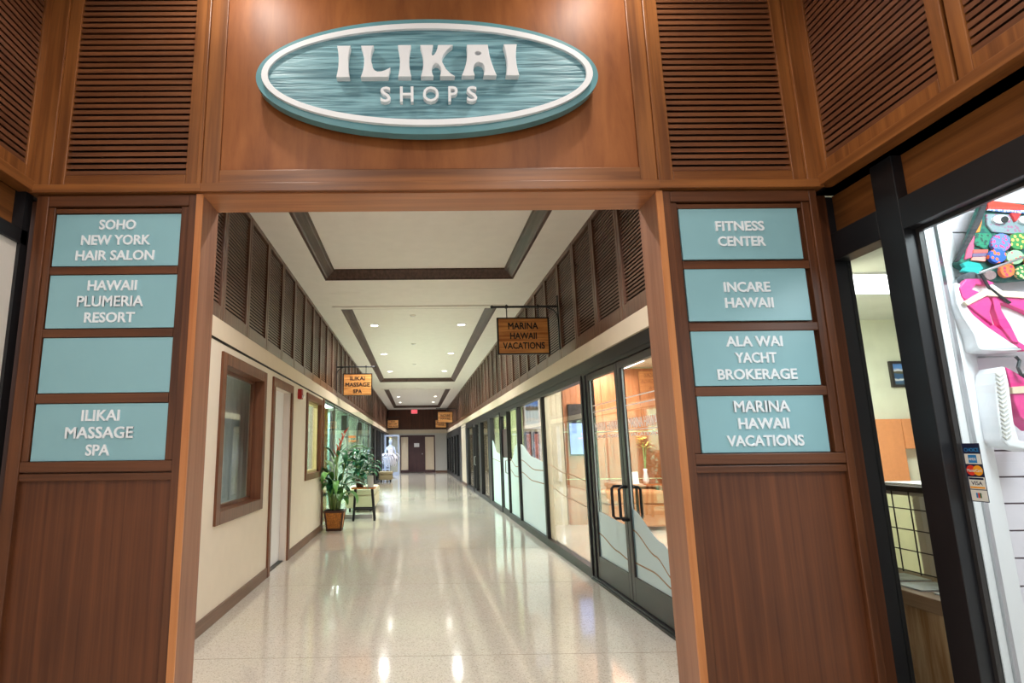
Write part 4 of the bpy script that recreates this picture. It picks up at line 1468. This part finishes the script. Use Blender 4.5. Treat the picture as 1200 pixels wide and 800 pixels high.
M['sea'] = sea_canvas('seascape', (92, 142, 210), (226, 232, 240), (56, 96, 140), (86, 104, 96))
M['sea2'] = sea_canvas('sea_mural', (70, 130, 235), (130, 180, 245), (206, 232, 246), (250, 242, 224))
picture(1.945, 2.235, 8.14, 1.69, 2.33, M['sea2'], 'bright blue sea mural inside the shop, behind the second glass bay', fm='white')
tv = thing('television', (2.86, 8.115, 1.2), 'wall screen with dark top glowing blue behind the first glass bay', 'television')
obj('cabinet', MB().box(2.74, 2.99, 8.06, 8.118, 1.2, 2.13), M['black'], tv)
M['screen'] = lamp_mat('screen_blue', (120, 150, 230), .8)
obj('screen', MB().box(2.75, 2.98, 8.055, 8.06, 1.23, 1.78), M['screen'], tv)
for k, (x0, x1) in enumerate(((1.95, 2.06), (2.09, 2.20))):
    t = thing('rack_poster', ((x0 + x1) / 2, 8.12, 1.1), 'reddish poster below the sea mural, %s of the two' % ('left', 'right')[k], 'poster')
    obj('frame', MB().box(x0, x1, 8.10, 8.138, 1.1, 1.64), M['maroon'], t)
    obj('sheet', MB().box(x0 + .02, x1 - .02, 8.095, 8.10, 1.13, 1.6), plain('red_print', (190, 120, 110), .6, var=.4, scale=12), t)
M['tan'] = plain('tan_leather', (190, 132, 86), .5)
ts = thing('tan_seat', (3.6, 7.6, 0), 'tan upholstered bench seat inside the shop behind the double doors', 'bench')
obj('base', MB().box(3.12, 4.1, 7.3, 7.9, .06, .42), M['tan'], ts, bevel=.03)
obj('cushion', MB().box(3.1, 4.12, 7.28, 7.92, .42, .62), M['tan'], ts, bevel=.04)
vt = thing('side_table', (4.15, 8.0, 0), 'orange wood table with flowers inside the shop', 'table')
obj('top', MB().box(3.75, 4.3, 7.93, 8.11, .66, .70), M['orange_wood'], vt)
for (x, y) in ((3.78, 7.96), (4.27, 7.96), (3.78, 8.08), (4.27, 8.08)):
    obj('leg', MB().box(x - .02, x + .02, y - .02, y + .02, 0, .66), M['orange_wood'], vt)
vs_ = thing('flower_vase', (4.05, 8.02, .70), 'vase of yellow flowers seen through the right door leaf', 'vase')
obj('vase', MB().lathe([(.04, 0), (.055, .06), (.03, .2), (.035, .26)], (4.05, 8.02, .70), 14), M['white'], vs_, smooth=True)
fm_ = MB()
random.seed(9)
for k in range(22):
    az = random.uniform(0, 2 * PI)
    leaf(fm_, (4.05 + .06 * math.cos(az), 8.0 + .03 * math.sin(az), 1.3 + random.uniform(0, .22)), az, .09, .06, .6, .8, n=5)
obj('blossom', fm_, plain('yellow_blossom', (244, 226, 130), .6), vs_)
obj('stems', MB().tube([(4.05, 8.02, .9), (4.04, 8.01, 1.4)], .012, 6).tube([(4.05, 8.02, .9), (4.09, 8.01, 1.35)], .008, 6), M['stem'], vs_)
cd2 = thing('table_card', (3.85, 8.0, .70), 'white card standing on the shop table beside the flower vase', 'card')
obj('sheet', MB().hexa([(3.8, 7.98, .70), (3.91, 7.98, .70), (3.91, 7.984, .70), (3.8, 7.984, .70)], [(3.8, 8.02, .91), (3.91, 8.02, .91), (3.91, 8.024, .91), (3.8, 8.024, .91)]), M['white'], cd2)
def leafprint():
    m, nt, b = newmat('blue_leaf_print')
    tc = nt.nodes.new('ShaderNodeTexCoord')
    w = nt.nodes.new('ShaderNodeTexWave')
    w.inputs['Scale'].default_value = 3.2
    w.inputs['Distortion'].default_value = 5
    nt.links.new(tc.outputs['Object'], w.inputs['Vector'])
    r = nt.nodes.new('ShaderNodeValToRGB')
    r.color_ramp.elements[0].position = .42; r.color_ramp.elements[0].color = s2l((52, 84, 124))
    r.color_ramp.elements[1].position = .55; r.color_ramp.elements[1].color = s2l((220, 230, 236))
    nt.links.new(w.outputs['Fac'], r.inputs['Fac'])
    nt.links.new(r.outputs['Color'], b.inputs['Base Color'])
    return m
pb = thing('printed_banner', (4.45, 7.9, 0), 'blue and white leaf patterned banner beside the orange wood wall', 'banner')
obj('cloth', MB().box(4.33, 4.62, 7.9, 7.915, .12, 1.12), leafprint(), pb)
obj('stand', MB().tube([(4.475, 7.93, .03), (4.475, 7.93, 1.12)], .014, 6).box(4.35, 4.6, 7.85, 8.0, 0, .03).box(4.33, 4.62, 7.895, 7.925, 1.12, 1.14), M['black'], pb)

# ---- office seen through the narrow pane on the right
M['office_wall'] = plain('pale_green_office', (222, 228, 206), .7)
M['cubicle'] = plain('orange_partition', (216, 146, 96), .6, var=.05, scale=30)
of = MB()
of.box(2.9, 7.2, 3.2, 3.26, 0, 2.59); of.box(7.1, 7.2, -.1, 3.2, 0, 2.59); of.box(2.02, 7.2, 1.22, 1.28, 0, 0.001)
ofw = struct('wall_office_right', of, M['office_wall'])
struct('ceiling_office', MB().box(2.05, 7.2, -2.2, 3.3, 2.59, 2.64), plain('ceiling_tile', (206, 214, 210), .8))
lt = thing('ceiling_light', (3.45, 1.83, 2.59), 'bright fluorescent ceiling light seen through the narrow glass pane', 'ceiling light')
obj('frame', MB().box(3.08, 3.92, 1.56, 2.12, 2.575, 2.592), M['white'], lt)
obj('diffuser', MB().box(3.1, 3.9, 1.58, 2.10, 2.57, 2.576), M['tube'], lt)
picture(4.70, 5.14, 3.2, 1.90, 2.16, M['sea'], 'small seascape picture on the pale office wall, seen through the narrow pane', fm='bronze')
cbq = thing('cubicle_partition', (4.7, 3.1, 0), 'orange office partition below the seascape picture', 'partition')
obj('panel', MB().box(4.30, 4.66, 3.10, 3.16, 0, 1.585), M['cubicle'], cbq, bevel=.004)
obj('panel', MB().box(4.668, 5.3, 3.10, 3.16, 1.30, 1.585), M['cubicle'], cbq, bevel=.004)
obj('panel', MB().box(5.28, 5.34, 2.6, 3.16, 0, 1.585), M['cubicle'], cbq, bevel=.004)
ob = thing('office_chair', (4.95, 2.75, 0), 'grey patterned chair back inside the office cubicle', 'chair')
obj('backrest', MB().box(4.70, 5.15, 2.72, 2.80, .62, 1.06), plain('grey_patterned', (176, 178, 176), .8, var=.25, scale=14), ob, bevel=.03)
obj('seat', MB().box(4.70, 5.15, 2.35, 2.78, .42, .5), M['grey_wall'], ob, bevel=.02)
obj('pedestal', MB().tube([(4.92, 2.57, .06), (4.92, 2.57, .42)], .03, 8), M['black'], ob)
for k in range(5):
    a = 2 * PI * k / 5
    obj('leg', MB().tube([(4.92, 2.57, .08), (4.92 + .27 * math.cos(a), 2.57 + .27 * math.sin(a), .03)], .022, 6), M['black'], ob)
# oak display counter
M['oak'] = wood('limed_oak', (168, 126, 84), (222, 194, 160), 'z', fine=20, streak=1.6, p0=.36, p1=.62)
M['oak_y'] = wood('limed_oak_edge', (134, 104, 78), (178, 150, 124), 'y', fine=20)
ct = thing('display_counter', (2.52, .5, 0), 'limed oak counter behind the narrow pane on the right', 'counter')
obj('body', MB().box(2.36, 2.72, -.02, 1.1, 0, .578), M['oak'], ct)
obj('top', MB().box(2.34, 2.74, -.02, 1.12, .578, .645), M['oak_y'], ct, bevel=.004)
M['brochure'] = plain('blue_brochure', (206, 220, 228), .4, var=.25, scale=14)
for k in range(5):
    y = .02 + .215 * k
    b = MB().box(2.40 + .02 * (k % 2), 2.62 + .02 * (k % 2), y, y + .17, .645, .652)
    obj('brochure', b, M['brochure'], label='blue and white brochure on the oak counter, %s from the near end' % ('first', 'second', 'third', 'fourth', 'fifth')[k], cat='brochure', group='brochures on the oak counter')
gr = thing('wire_grid_panel', (2.70, .5, .645), 'black wire grid display panel standing on the oak counter', 'grid panel')
g = MB()
for k in range(11):
    y = -.02 + .1165 * k
    g.tube([(2.70, y, .645), (2.70, y, 1.09)], .0035, 6)
for k in range(4):
    z = .655 + .112 * k
    g.tube([(2.70, -.03, z), (2.70, 1.15, z)], .0035, 6)
obj('wires', g, M['black'], gr)
obj('top_rail', MB().box(2.685, 2.715, -.04, 1.16, 1.085, 1.115), M['black'], gr)
bx = thing('paper_tray', (2.80, .85, 1.0), 'pale tray of papers just behind the wire grid panel', 'tray')
obj('tray', MB().box(2.74, 3.1, .5, 1.2, 1.06, 1.10), M['grey_wall'], bx)
obj('papers', MB().box(2.77, 3.05, .55, 1.1, 1.10, 1.125), M['white'], bx)
obj('shelf_post', MB().box(2.78, 2.82, .55, .6, 0, 1.06).box(2.78, 2.82, 1.12, 1.17, 0, 1.06).box(3.03, 3.07, .55, .6, 0, 1.06).box(3.03, 3.07, 1.12, 1.17, 0, 1.06), M['grey_wall'], bx)
struct('wall_counter_back', MB().box(3.3, 3.34, 0.2, 2.3, 0, 1.05), M['office_wall'])

# ---- shop display behind the large pane: slatwall, purse, sandals
def onpix(u, v, y):
    """point on the plane y = const that lies under pixel (u, v) of a 1200 x 800 frame"""
    d = _fw + _r2 * ((u - 492.98) / 676.5) - _u2 * ((v - 400) / 676.5)
    t = (y - CAM.y) / d.y
    q = CAM + d * t
    return (q.x, q.z)


SWY = -0.10
M['slatwall'] = plain('white_slatwall', (224, 218, 226), .5, var=.02)
M['groove'] = plain('slatwall_groove', (120, 108, 112), .8)
sw = MB()
for k in range(25):
    z = .06 + .105 * k
    sw.box(2.34, 3.4, SWY, SWY + .03, z, z + .098)
swo = thing('slatwall', (2.7, SWY, 0), 'white slatwall display board behind the large shop window', 'display board')
obj('board', sw, M['slatwall'], swo)
obj('groove', MB().box(2.345, 3.4, SWY + .012, SWY + .035, .06, 2.59), M['groove'], swo)
struct('trim_14', MB().prism([(2.034, -.292), (2.335, -.105), (2.335, -.07), (2.034, -.25)], lambda a, b, d: (a, b, d), 0.0, 2.59), M['white'])
obj('display_channel', MB().prism([(2.115, -.250), (2.155, -.225), (2.15, -.214), (2.11, -.239)], lambda a, b, d: (a - .004, b - .004, d), 0.0, 2.5), M['metal'], label='grey metal channel running up the white window return', cat='metal strip')


def flat(pts, o, sc, y, d0, d1, mb=None):
    """solid cut to an outline measured on the photo crop, at depth y, thickness d0..d1 towards the viewer"""
    poly = [onpix(o[0] + a / sc, o[1] + b / sc, y - d1) for a, b in pts]
    return (mb or MB()).prism(poly, front(y), d0, d1)


C3 = ((1080, 200), 3.333)
C7 = ((1100, 340), 3.64)
C6 = ((1100, 210), 6.15)
sy_ = -0.19
# wedge sandal
x_, z_ = onpix(1165, 408, sy_)
sd1 = thing('wedge_sandal', (x_, sy_, z_), 'white wedge sandal with pink straps hung just below the owl bag', 'sandal', 'pink wedge sandals')
obj('sole', flat([(132, 436), (130, 470), (138, 520), (160, 570), (205, 640), (222, 690), (235, 700), (330, 703), (420, 698), (520, 690), (560, 660), (540, 640), (470, 655), (400, 690), (380, 690), (350, 660), (290, 612), (230, 572), (178, 515), (150, 440)], *C3, sy_, -.045, .045), M['sole'], sd1, bevel=.006)
C8 = ((1078, 187), 2.27)
obj('insole', flat([(108, 340), (125, 322), (175, 320), (215, 345), (277, 400), (320, 470), (300, 500), (277, 500), (235, 475), (180, 440), (140, 410), (118, 375)], *C8, sy_, -.04, .030), M['white'], sd1)
obj('piping', flat([(104, 345), (118, 380), (140, 412), (180, 445), (235, 482), (277, 508), (310, 508), (310, 494), (277, 492), (240, 468), (186, 432), (148, 400), (128, 372), (116, 345)], *C8, sy_, .02, .046), M['pink'], sd1, bevel=.002)
obj('strap', flat([(106, 340), (124, 317), (168, 316), (200, 328), (186, 334), (150, 331), (140, 345), (160, 352), (128, 376), (114, 366)], *C8, sy_, .028, .050), M['pink'], sd1, bevel=.003)
obj('strap', flat([(128, 386), (182, 362), (192, 380), (186, 405), (196, 440), (150, 404)], *C8, sy_, .028, .054), M['pink'], sd1, bevel=.003)
obj('strap', flat([(192, 360), (277, 370), (330, 395), (330, 430), (277, 402), (238, 386), (214, 380), (218, 400), (242, 440), (266, 488), (248, 484), (214, 440), (200, 400)], *C8, sy_, .028, .054), M['pink'], sd1, bevel=.003)
obj('band', flat([(118, 378), (172, 345), (277, 352), (330, 358), (330, 374), (277, 368), (178, 362), (128, 388)], *C8, sy_, .05, .062), M['cream'], sd1, bevel=.002)
# second sandal
x_, z_ = onpix(1190, 520, sy_)
sd2 = thing('wedge_sandal', (x_, sy_, z_), 'white wedge sandal with pink straps, lower one hanging sole outwards', 'sandal', 'pink wedge sandals')
obj('sole', flat([(243, 400), (247, 350), (262, 327), (285, 325), (302, 400), (312, 480), (322, 560), (345, 640), (420, 660), (420, 690), (300, 665), (272, 640), (254, 540)], *C7, sy_, -.045, .045), M['sole'], sd2, bevel=.006)
tr_ = MB()
for k in range(15):
    zc = 352 + k * 19
    xc = 246 + k * 2.2
    flat([(xc, zc), (xc + 16, zc + 12), (xc + 34, zc), (xc + 34, zc + 6), (xc + 16, zc + 18), (xc, zc + 6)], *C7, sy_, .044, .050, tr_)
obj('tread', tr_, M['grey_wall'], sd2)
obj('strap', flat([(286, 326), (330, 350), (380, 385), (420, 430), (420, 600), (350, 540), (326, 480), (312, 420), (300, 370)], *C7, sy_, -.02, .04), M['pink'], sd2, bevel=.004)
obj('band', flat([(314, 412), (420, 404), (420, 436), (319, 441)], *C7, sy_, .03, .046), M['cream'], sd2, bevel=.002)
for (pts, o) in (([(328, 282), (345, 300), (338, 330), (352, 360), (372, 372)], C7), ([(232, 402), (262, 455), (300, 486), (345, 516)], C3)):
    P3 = [onpix(o[0][0] + a / o[1], o[0][1] + b / o[1], sy_ - .06) for a, b in pts]
    hk = thing('shoe_hook', (P3[0][0], sy_ - .06, P3[-1][1]), 'black hook holding the %s pink and white sandal' % ('lower' if o is C7 else 'upper'), 'hook', 'black shoe hooks')
    P4 = [(a, sy_ - .06, b) for a, b in P3]
    obj('wire', MB().tube(P4, .006, 6), M['black'], hk)
    obj('arm', MB().tube([P4[0], (P4[0][0], SWY, P4[0][2] + .02)], .004, 6), M['metal'], hk)
# owl shaped cloth bag
py_ = -0.17
x_, z_ = onpix(1180, 335, py_)
ow = thing('owl_bag', (x_, py_, z_), 'colourful patchwork cloth bag with owl eyes hanging in the shop window', 'bag')


def cloth(name, c1, c2, scale=40):
    m, nt, b = newmat(name)
    tc = nt.nodes.new('ShaderNodeTexCoord')
    v = nt.nodes.new('ShaderNodeTexVoronoi')
    v.inputs['Scale'].default_value = scale
    nt.links.new(tc.outputs['Object'], v.inputs['Vector'])
    r = nt.nodes.new('ShaderNodeValToRGB')
    r.color_ramp.interpolation = 'CONSTANT'
    r.color_ramp.elements[0].color = s2l(c2)
    r.color_ramp.elements[1].position = .38
    r.color_ramp.elements[1].color = s2l(c1)
    nt.links.new(v.outputs['Distance'], r.inputs['Fac'])
    nt.links.new(r.outputs['Color'], b.inputs['Base Color'])
    b.inputs['Roughness'].default_value = .8
    return m


def blob(cx, cy, rx, ry, n=18):
    return [(cx + rx * math.cos(2 * PI * k / n), cy + ry * math.sin(2 * PI * k / n)) for k in range(n)]


obj('body', flat([(345, 150), (820, 190), (900, 420), (940, 690), (500, 730), (330, 690), (150, 600), (230, 470), (290, 300)], *C6, py_, -.03, .02), cloth('green_cloth', (22, 84, 76), (34, 110, 90)), ow, bevel=.01)
PIECES = [
    ('flap', [(358, 150), (480, 165), (615, 185), (820, 200), (830, 255), (615, 228), (480, 222), (358, 214)], .02, .034, plain('red_cloth', (226, 66, 52), .8)),
    ('lace', [(352, 222), (480, 236), (615, 244), (830, 262), (825, 240), (615, 222), (480, 218), (360, 212)], .03, .038, cloth('blue_lace', (96, 128, 200), (224, 230, 240), 90)),
    ('face', [(345, 248), (480, 250), (590, 262), (720, 262), (760, 340), (680, 388), (520, 392), (390, 378), (352, 330)], .018, .030, cloth('grey_print_cloth', (122, 142, 146), (150, 100, 130), 60)),
    ('beak', [(525, 240), (600, 245), (560, 305)], .028, .042, plain('red_beak', (214, 44, 48), .7)),
    ('side_patch', [(282, 262), (326, 222), (310, 330), (298, 380), (262, 386), (284, 320)], .018, .028, cloth('orange_cloth', (238, 138, 52), (226, 110, 60))),
    ('side_patch', [(272, 386), (395, 388), (360, 480), (330, 500), (258, 470)], .018, .030, cloth('emerald_cloth', (26, 124, 92), (24, 70, 60), 70)),
    ('side_patch', [(232, 410), (262, 400), (250, 560), (190, 580)], .018, .026, plain('rose_cloth', (206, 88, 122), .8)),
    ('stripe', [(252, 505), (362, 505), (356, 530), (248, 532)], .02, .030, plain('salmon_cloth', (226, 96, 86), .8)),
    ('stripe', [(248, 532), (356, 530), (350, 556), (244, 560)], .02, .030, plain('slate_cloth', (110, 96, 128), .8)),
    ('stripe', [(244, 560), (350, 556), (340, 592), (238, 584)], .02, .030, plain('pale_salmon_cloth', (232, 150, 140), .8)),
    ('petal', blob(455, 455, 72, 66), .026, .042, cloth('violet_cloth', (92, 122, 196), (208, 70, 120), 75)),
    ('petal', blob(580, 445, 70, 62), .026, .042, cloth('green_petal', (52, 128, 66), (226, 196, 96), 60)),
    ('petal', blob(720, 450, 72, 62), .026, .042, cloth('teal_petal', (32, 134, 140), (230, 120, 80), 60)),
    ('petal', blob(430, 550, 60, 52), .034, .050, cloth('blue_petal', (40, 92, 200), (236, 110, 52), 45)),
    ('petal', blob(555, 560, 62, 52), .034, .050, cloth('mint_petal', (150, 196, 150), (226, 90, 110), 60)),
    ('petal', blob(690, 565, 62, 52), .034, .050, cloth('gold_petal', (226, 170, 60), (196, 60, 70), 60)),
    ('petal', blob(500, 655, 52, 50), .040, .056, cloth('orange_petal', (238, 120, 60), (214, 50, 100), 60)),
    ('petal', blob(620, 665, 56, 52), .040, .056, cloth('leaf_petal', (46, 132, 74), (232, 214, 150), 60)),
    ('foot', [(170, 605), (215, 588), (300, 605), (325, 640), (280, 690), (230, 672), (170, 660), (190, 632)], .02, .036, plain('turquoise_cloth', (30, 166, 160), .8)),
    ('strap', [(325, 145), (352, 145), (350, 190), (300, 330), (240, 440), (150, 590), (128, 590), (215, 420), (290, 260)], .022, .036, plain('black_cloth', (40, 40, 44), .8)),
    ('tassel', blob(240, 715, 62, 48), .03, .06, plain('charcoal_pompom', (74, 78, 84), .9, var=.3, scale=60)),
    ('tassel', blob(375, 690, 42, 34), .03, .05, plain('mauve_pompom', (140, 116, 116), .9, var=.2, scale=60)),
]
for nm, pts, d0, d1, m in PIECES:
    obj(nm, flat(pts, *C6, py_, d0, d1), m, ow, bevel=.003)
for cx_, cy_ in ((452, 286), (640, 290)):
    e = obj('eye', flat(blob(cx_, cy_, 58, 30), *C6, py_, .026, .042), M['white'], ow)
    obj('pupil', flat(blob(cx_ + 28, cy_ + 2, 26, 24), *C6, py_, .04, .046), M['blackline'], e)
obj('hanger', MB().tube([(onpix(1165, 233, py_)[0], py_, onpix(1165, 233, py_)[1]), (onpix(1172, 226, py_)[0], SWY, onpix(1172, 226, py_)[1])], .004, 6), M['metal'], ow)
rodp = [onpix(1149, 319, py_ - .1), onpix(1215, 296, py_ - .1)]
rd = thing('display_rod', (rodp[0][0], py_ - .1, rodp[0][1]), 'thin silver display rod crossing below the owl bag', 'rod')
obj('rod', MB().tube([(rodp[0][0], py_ - .1, rodp[0][1]), (rodp[1][0], py_ - .1, rodp[1][1]), (rodp[1][0] + .1, SWY, rodp[1][1] + .02)], .005, 8), M['metal'], rd)

# ---- card stickers on the large pane
X0 = SX + .0655
stk = thing('card_stickers', (X0, -.333, 1.14), 'vertical strip of payment card stickers on the large shop window', 'sticker')
ya, yb = -0.308, -0.376
CZ = [(1.312, 1.346), (1.272, 1.312), (1.228, 1.272), (1.182, 1.228), (1.140, 1.182)]
M['navy'] = plain('navy_print', (26, 30, 62), .5, var=0)
M['sky'] = plain('sky_print', (36, 128, 190), .5, var=0)
M['mc_red'] = plain('red_print_disc', (232, 60, 40), .5, var=0)
M['mc_or'] = plain('amber_print_disc', (250, 166, 30), .5, var=0)
M['card'] = plain('card_white', (232, 230, 220), .5, var=0)
gs_ = lambda a, b, d: (X0 - d, -a, b)
yc = -(ya + yb) / 2
obj('backing', MB().box(X0 - .001, X0, ya, yb, 1.138, 1.348), M['navy'], stk)
for i in (1, 3, 4):
    obj('cell', MB().box(X0 - .0015, X0 - .0009, ya - .004, yb + .002, CZ[i][0] + .001, CZ[i][1] - .002), M['card'], stk)
obj('lettering', text_mb(MB(), 'CHOICE', gs_, yc + .001, 1.324, .014, .056, .0006, .01, .0012), M['sky'], stk)
obj('logo', MB().box(X0 - .0022, X0 - .0014, yc * -1 + .016, yc * -1 - .016, 1.277, 1.306), M['sky'], stk)
obj('logo_letters', text_mb(MB(), 'AMEX', gs_, yc, 1.291, .009, .027, .0005, .01, .0022), M['card'], stk)
for dx, mm in ((-.013, 'mc_red'), (.013, 'mc_or')):
    obj('logo', MB().prism([(yc + dx + .0185 * math.cos(2 * PI * k / 24), 1.25 + .0185 * math.sin(2 * PI * k / 24)) for k in range(24)], gs_, .001 + (.0003 if dx > 0 else 0), .0018 + (.0003 if dx > 0 else 0)), M[mm], stk)
obj('logo_letters', text_mb(MB(), 'MasterCard', gs_, yc, 1.25, .011, .056, .0005, .012, .0022), M['card'], stk)
obj('bar', MB().box(X0 - .002, X0 - .0014, ya - .006, yb + .006, 1.217, 1.224), M['navy'], stk)
obj('bar', MB().box(X0 - .002, X0 - .0014, ya - .006, yb + .006, 1.186, 1.192), M['mc_or'], stk)
obj('logo_letters', text_mb(MB(), 'VISA', gs_, yc, 1.2045, .014, .042, .0005, .012, .0014), M['navy'], stk)
for k, mm in enumerate(('sky', 'mc_red', 'leaf')):
    obj('logo', MB().box(X0 - .002, X0 - .0014, -yc + .0105 - .007 * k, -yc + .0045 - .007 * k, 1.152, 1.170), M[mm], stk)

# ---- glowing panels added as fittings for the mostly unseen shop lamps
for i, (lx, ly, lz, sx, sy, w, c) in enumerate(SHOP_LIGHTS):
    room = ['wall_shop', 'wall_shop', 'wall_spa', 'wall_store', 'wall_salon_right', 'wall_office', 'wall_office', 'wall_salon', 'wall_salon', 'wall_boutique', 'wall_boutique'][i]
    obj('added_light_panel', MB().box(lx - sx / 2, lx + sx / 2, ly - sy / 2, ly + sy / 2, lz, lz + .08), M['tube'], bpy.data.objects[room])
# lobby downlight fittings
for lx, sd in ((-0.85, 'left'), (0.92, 'right')):
    obj('lobby_lens', MB().lathe([(.09, 0), (.09, -.01), (.001, -.012)], (lx, -.43, 3.86), 20), M['lamp'], bpy.data.objects['ceiling_lobby'])
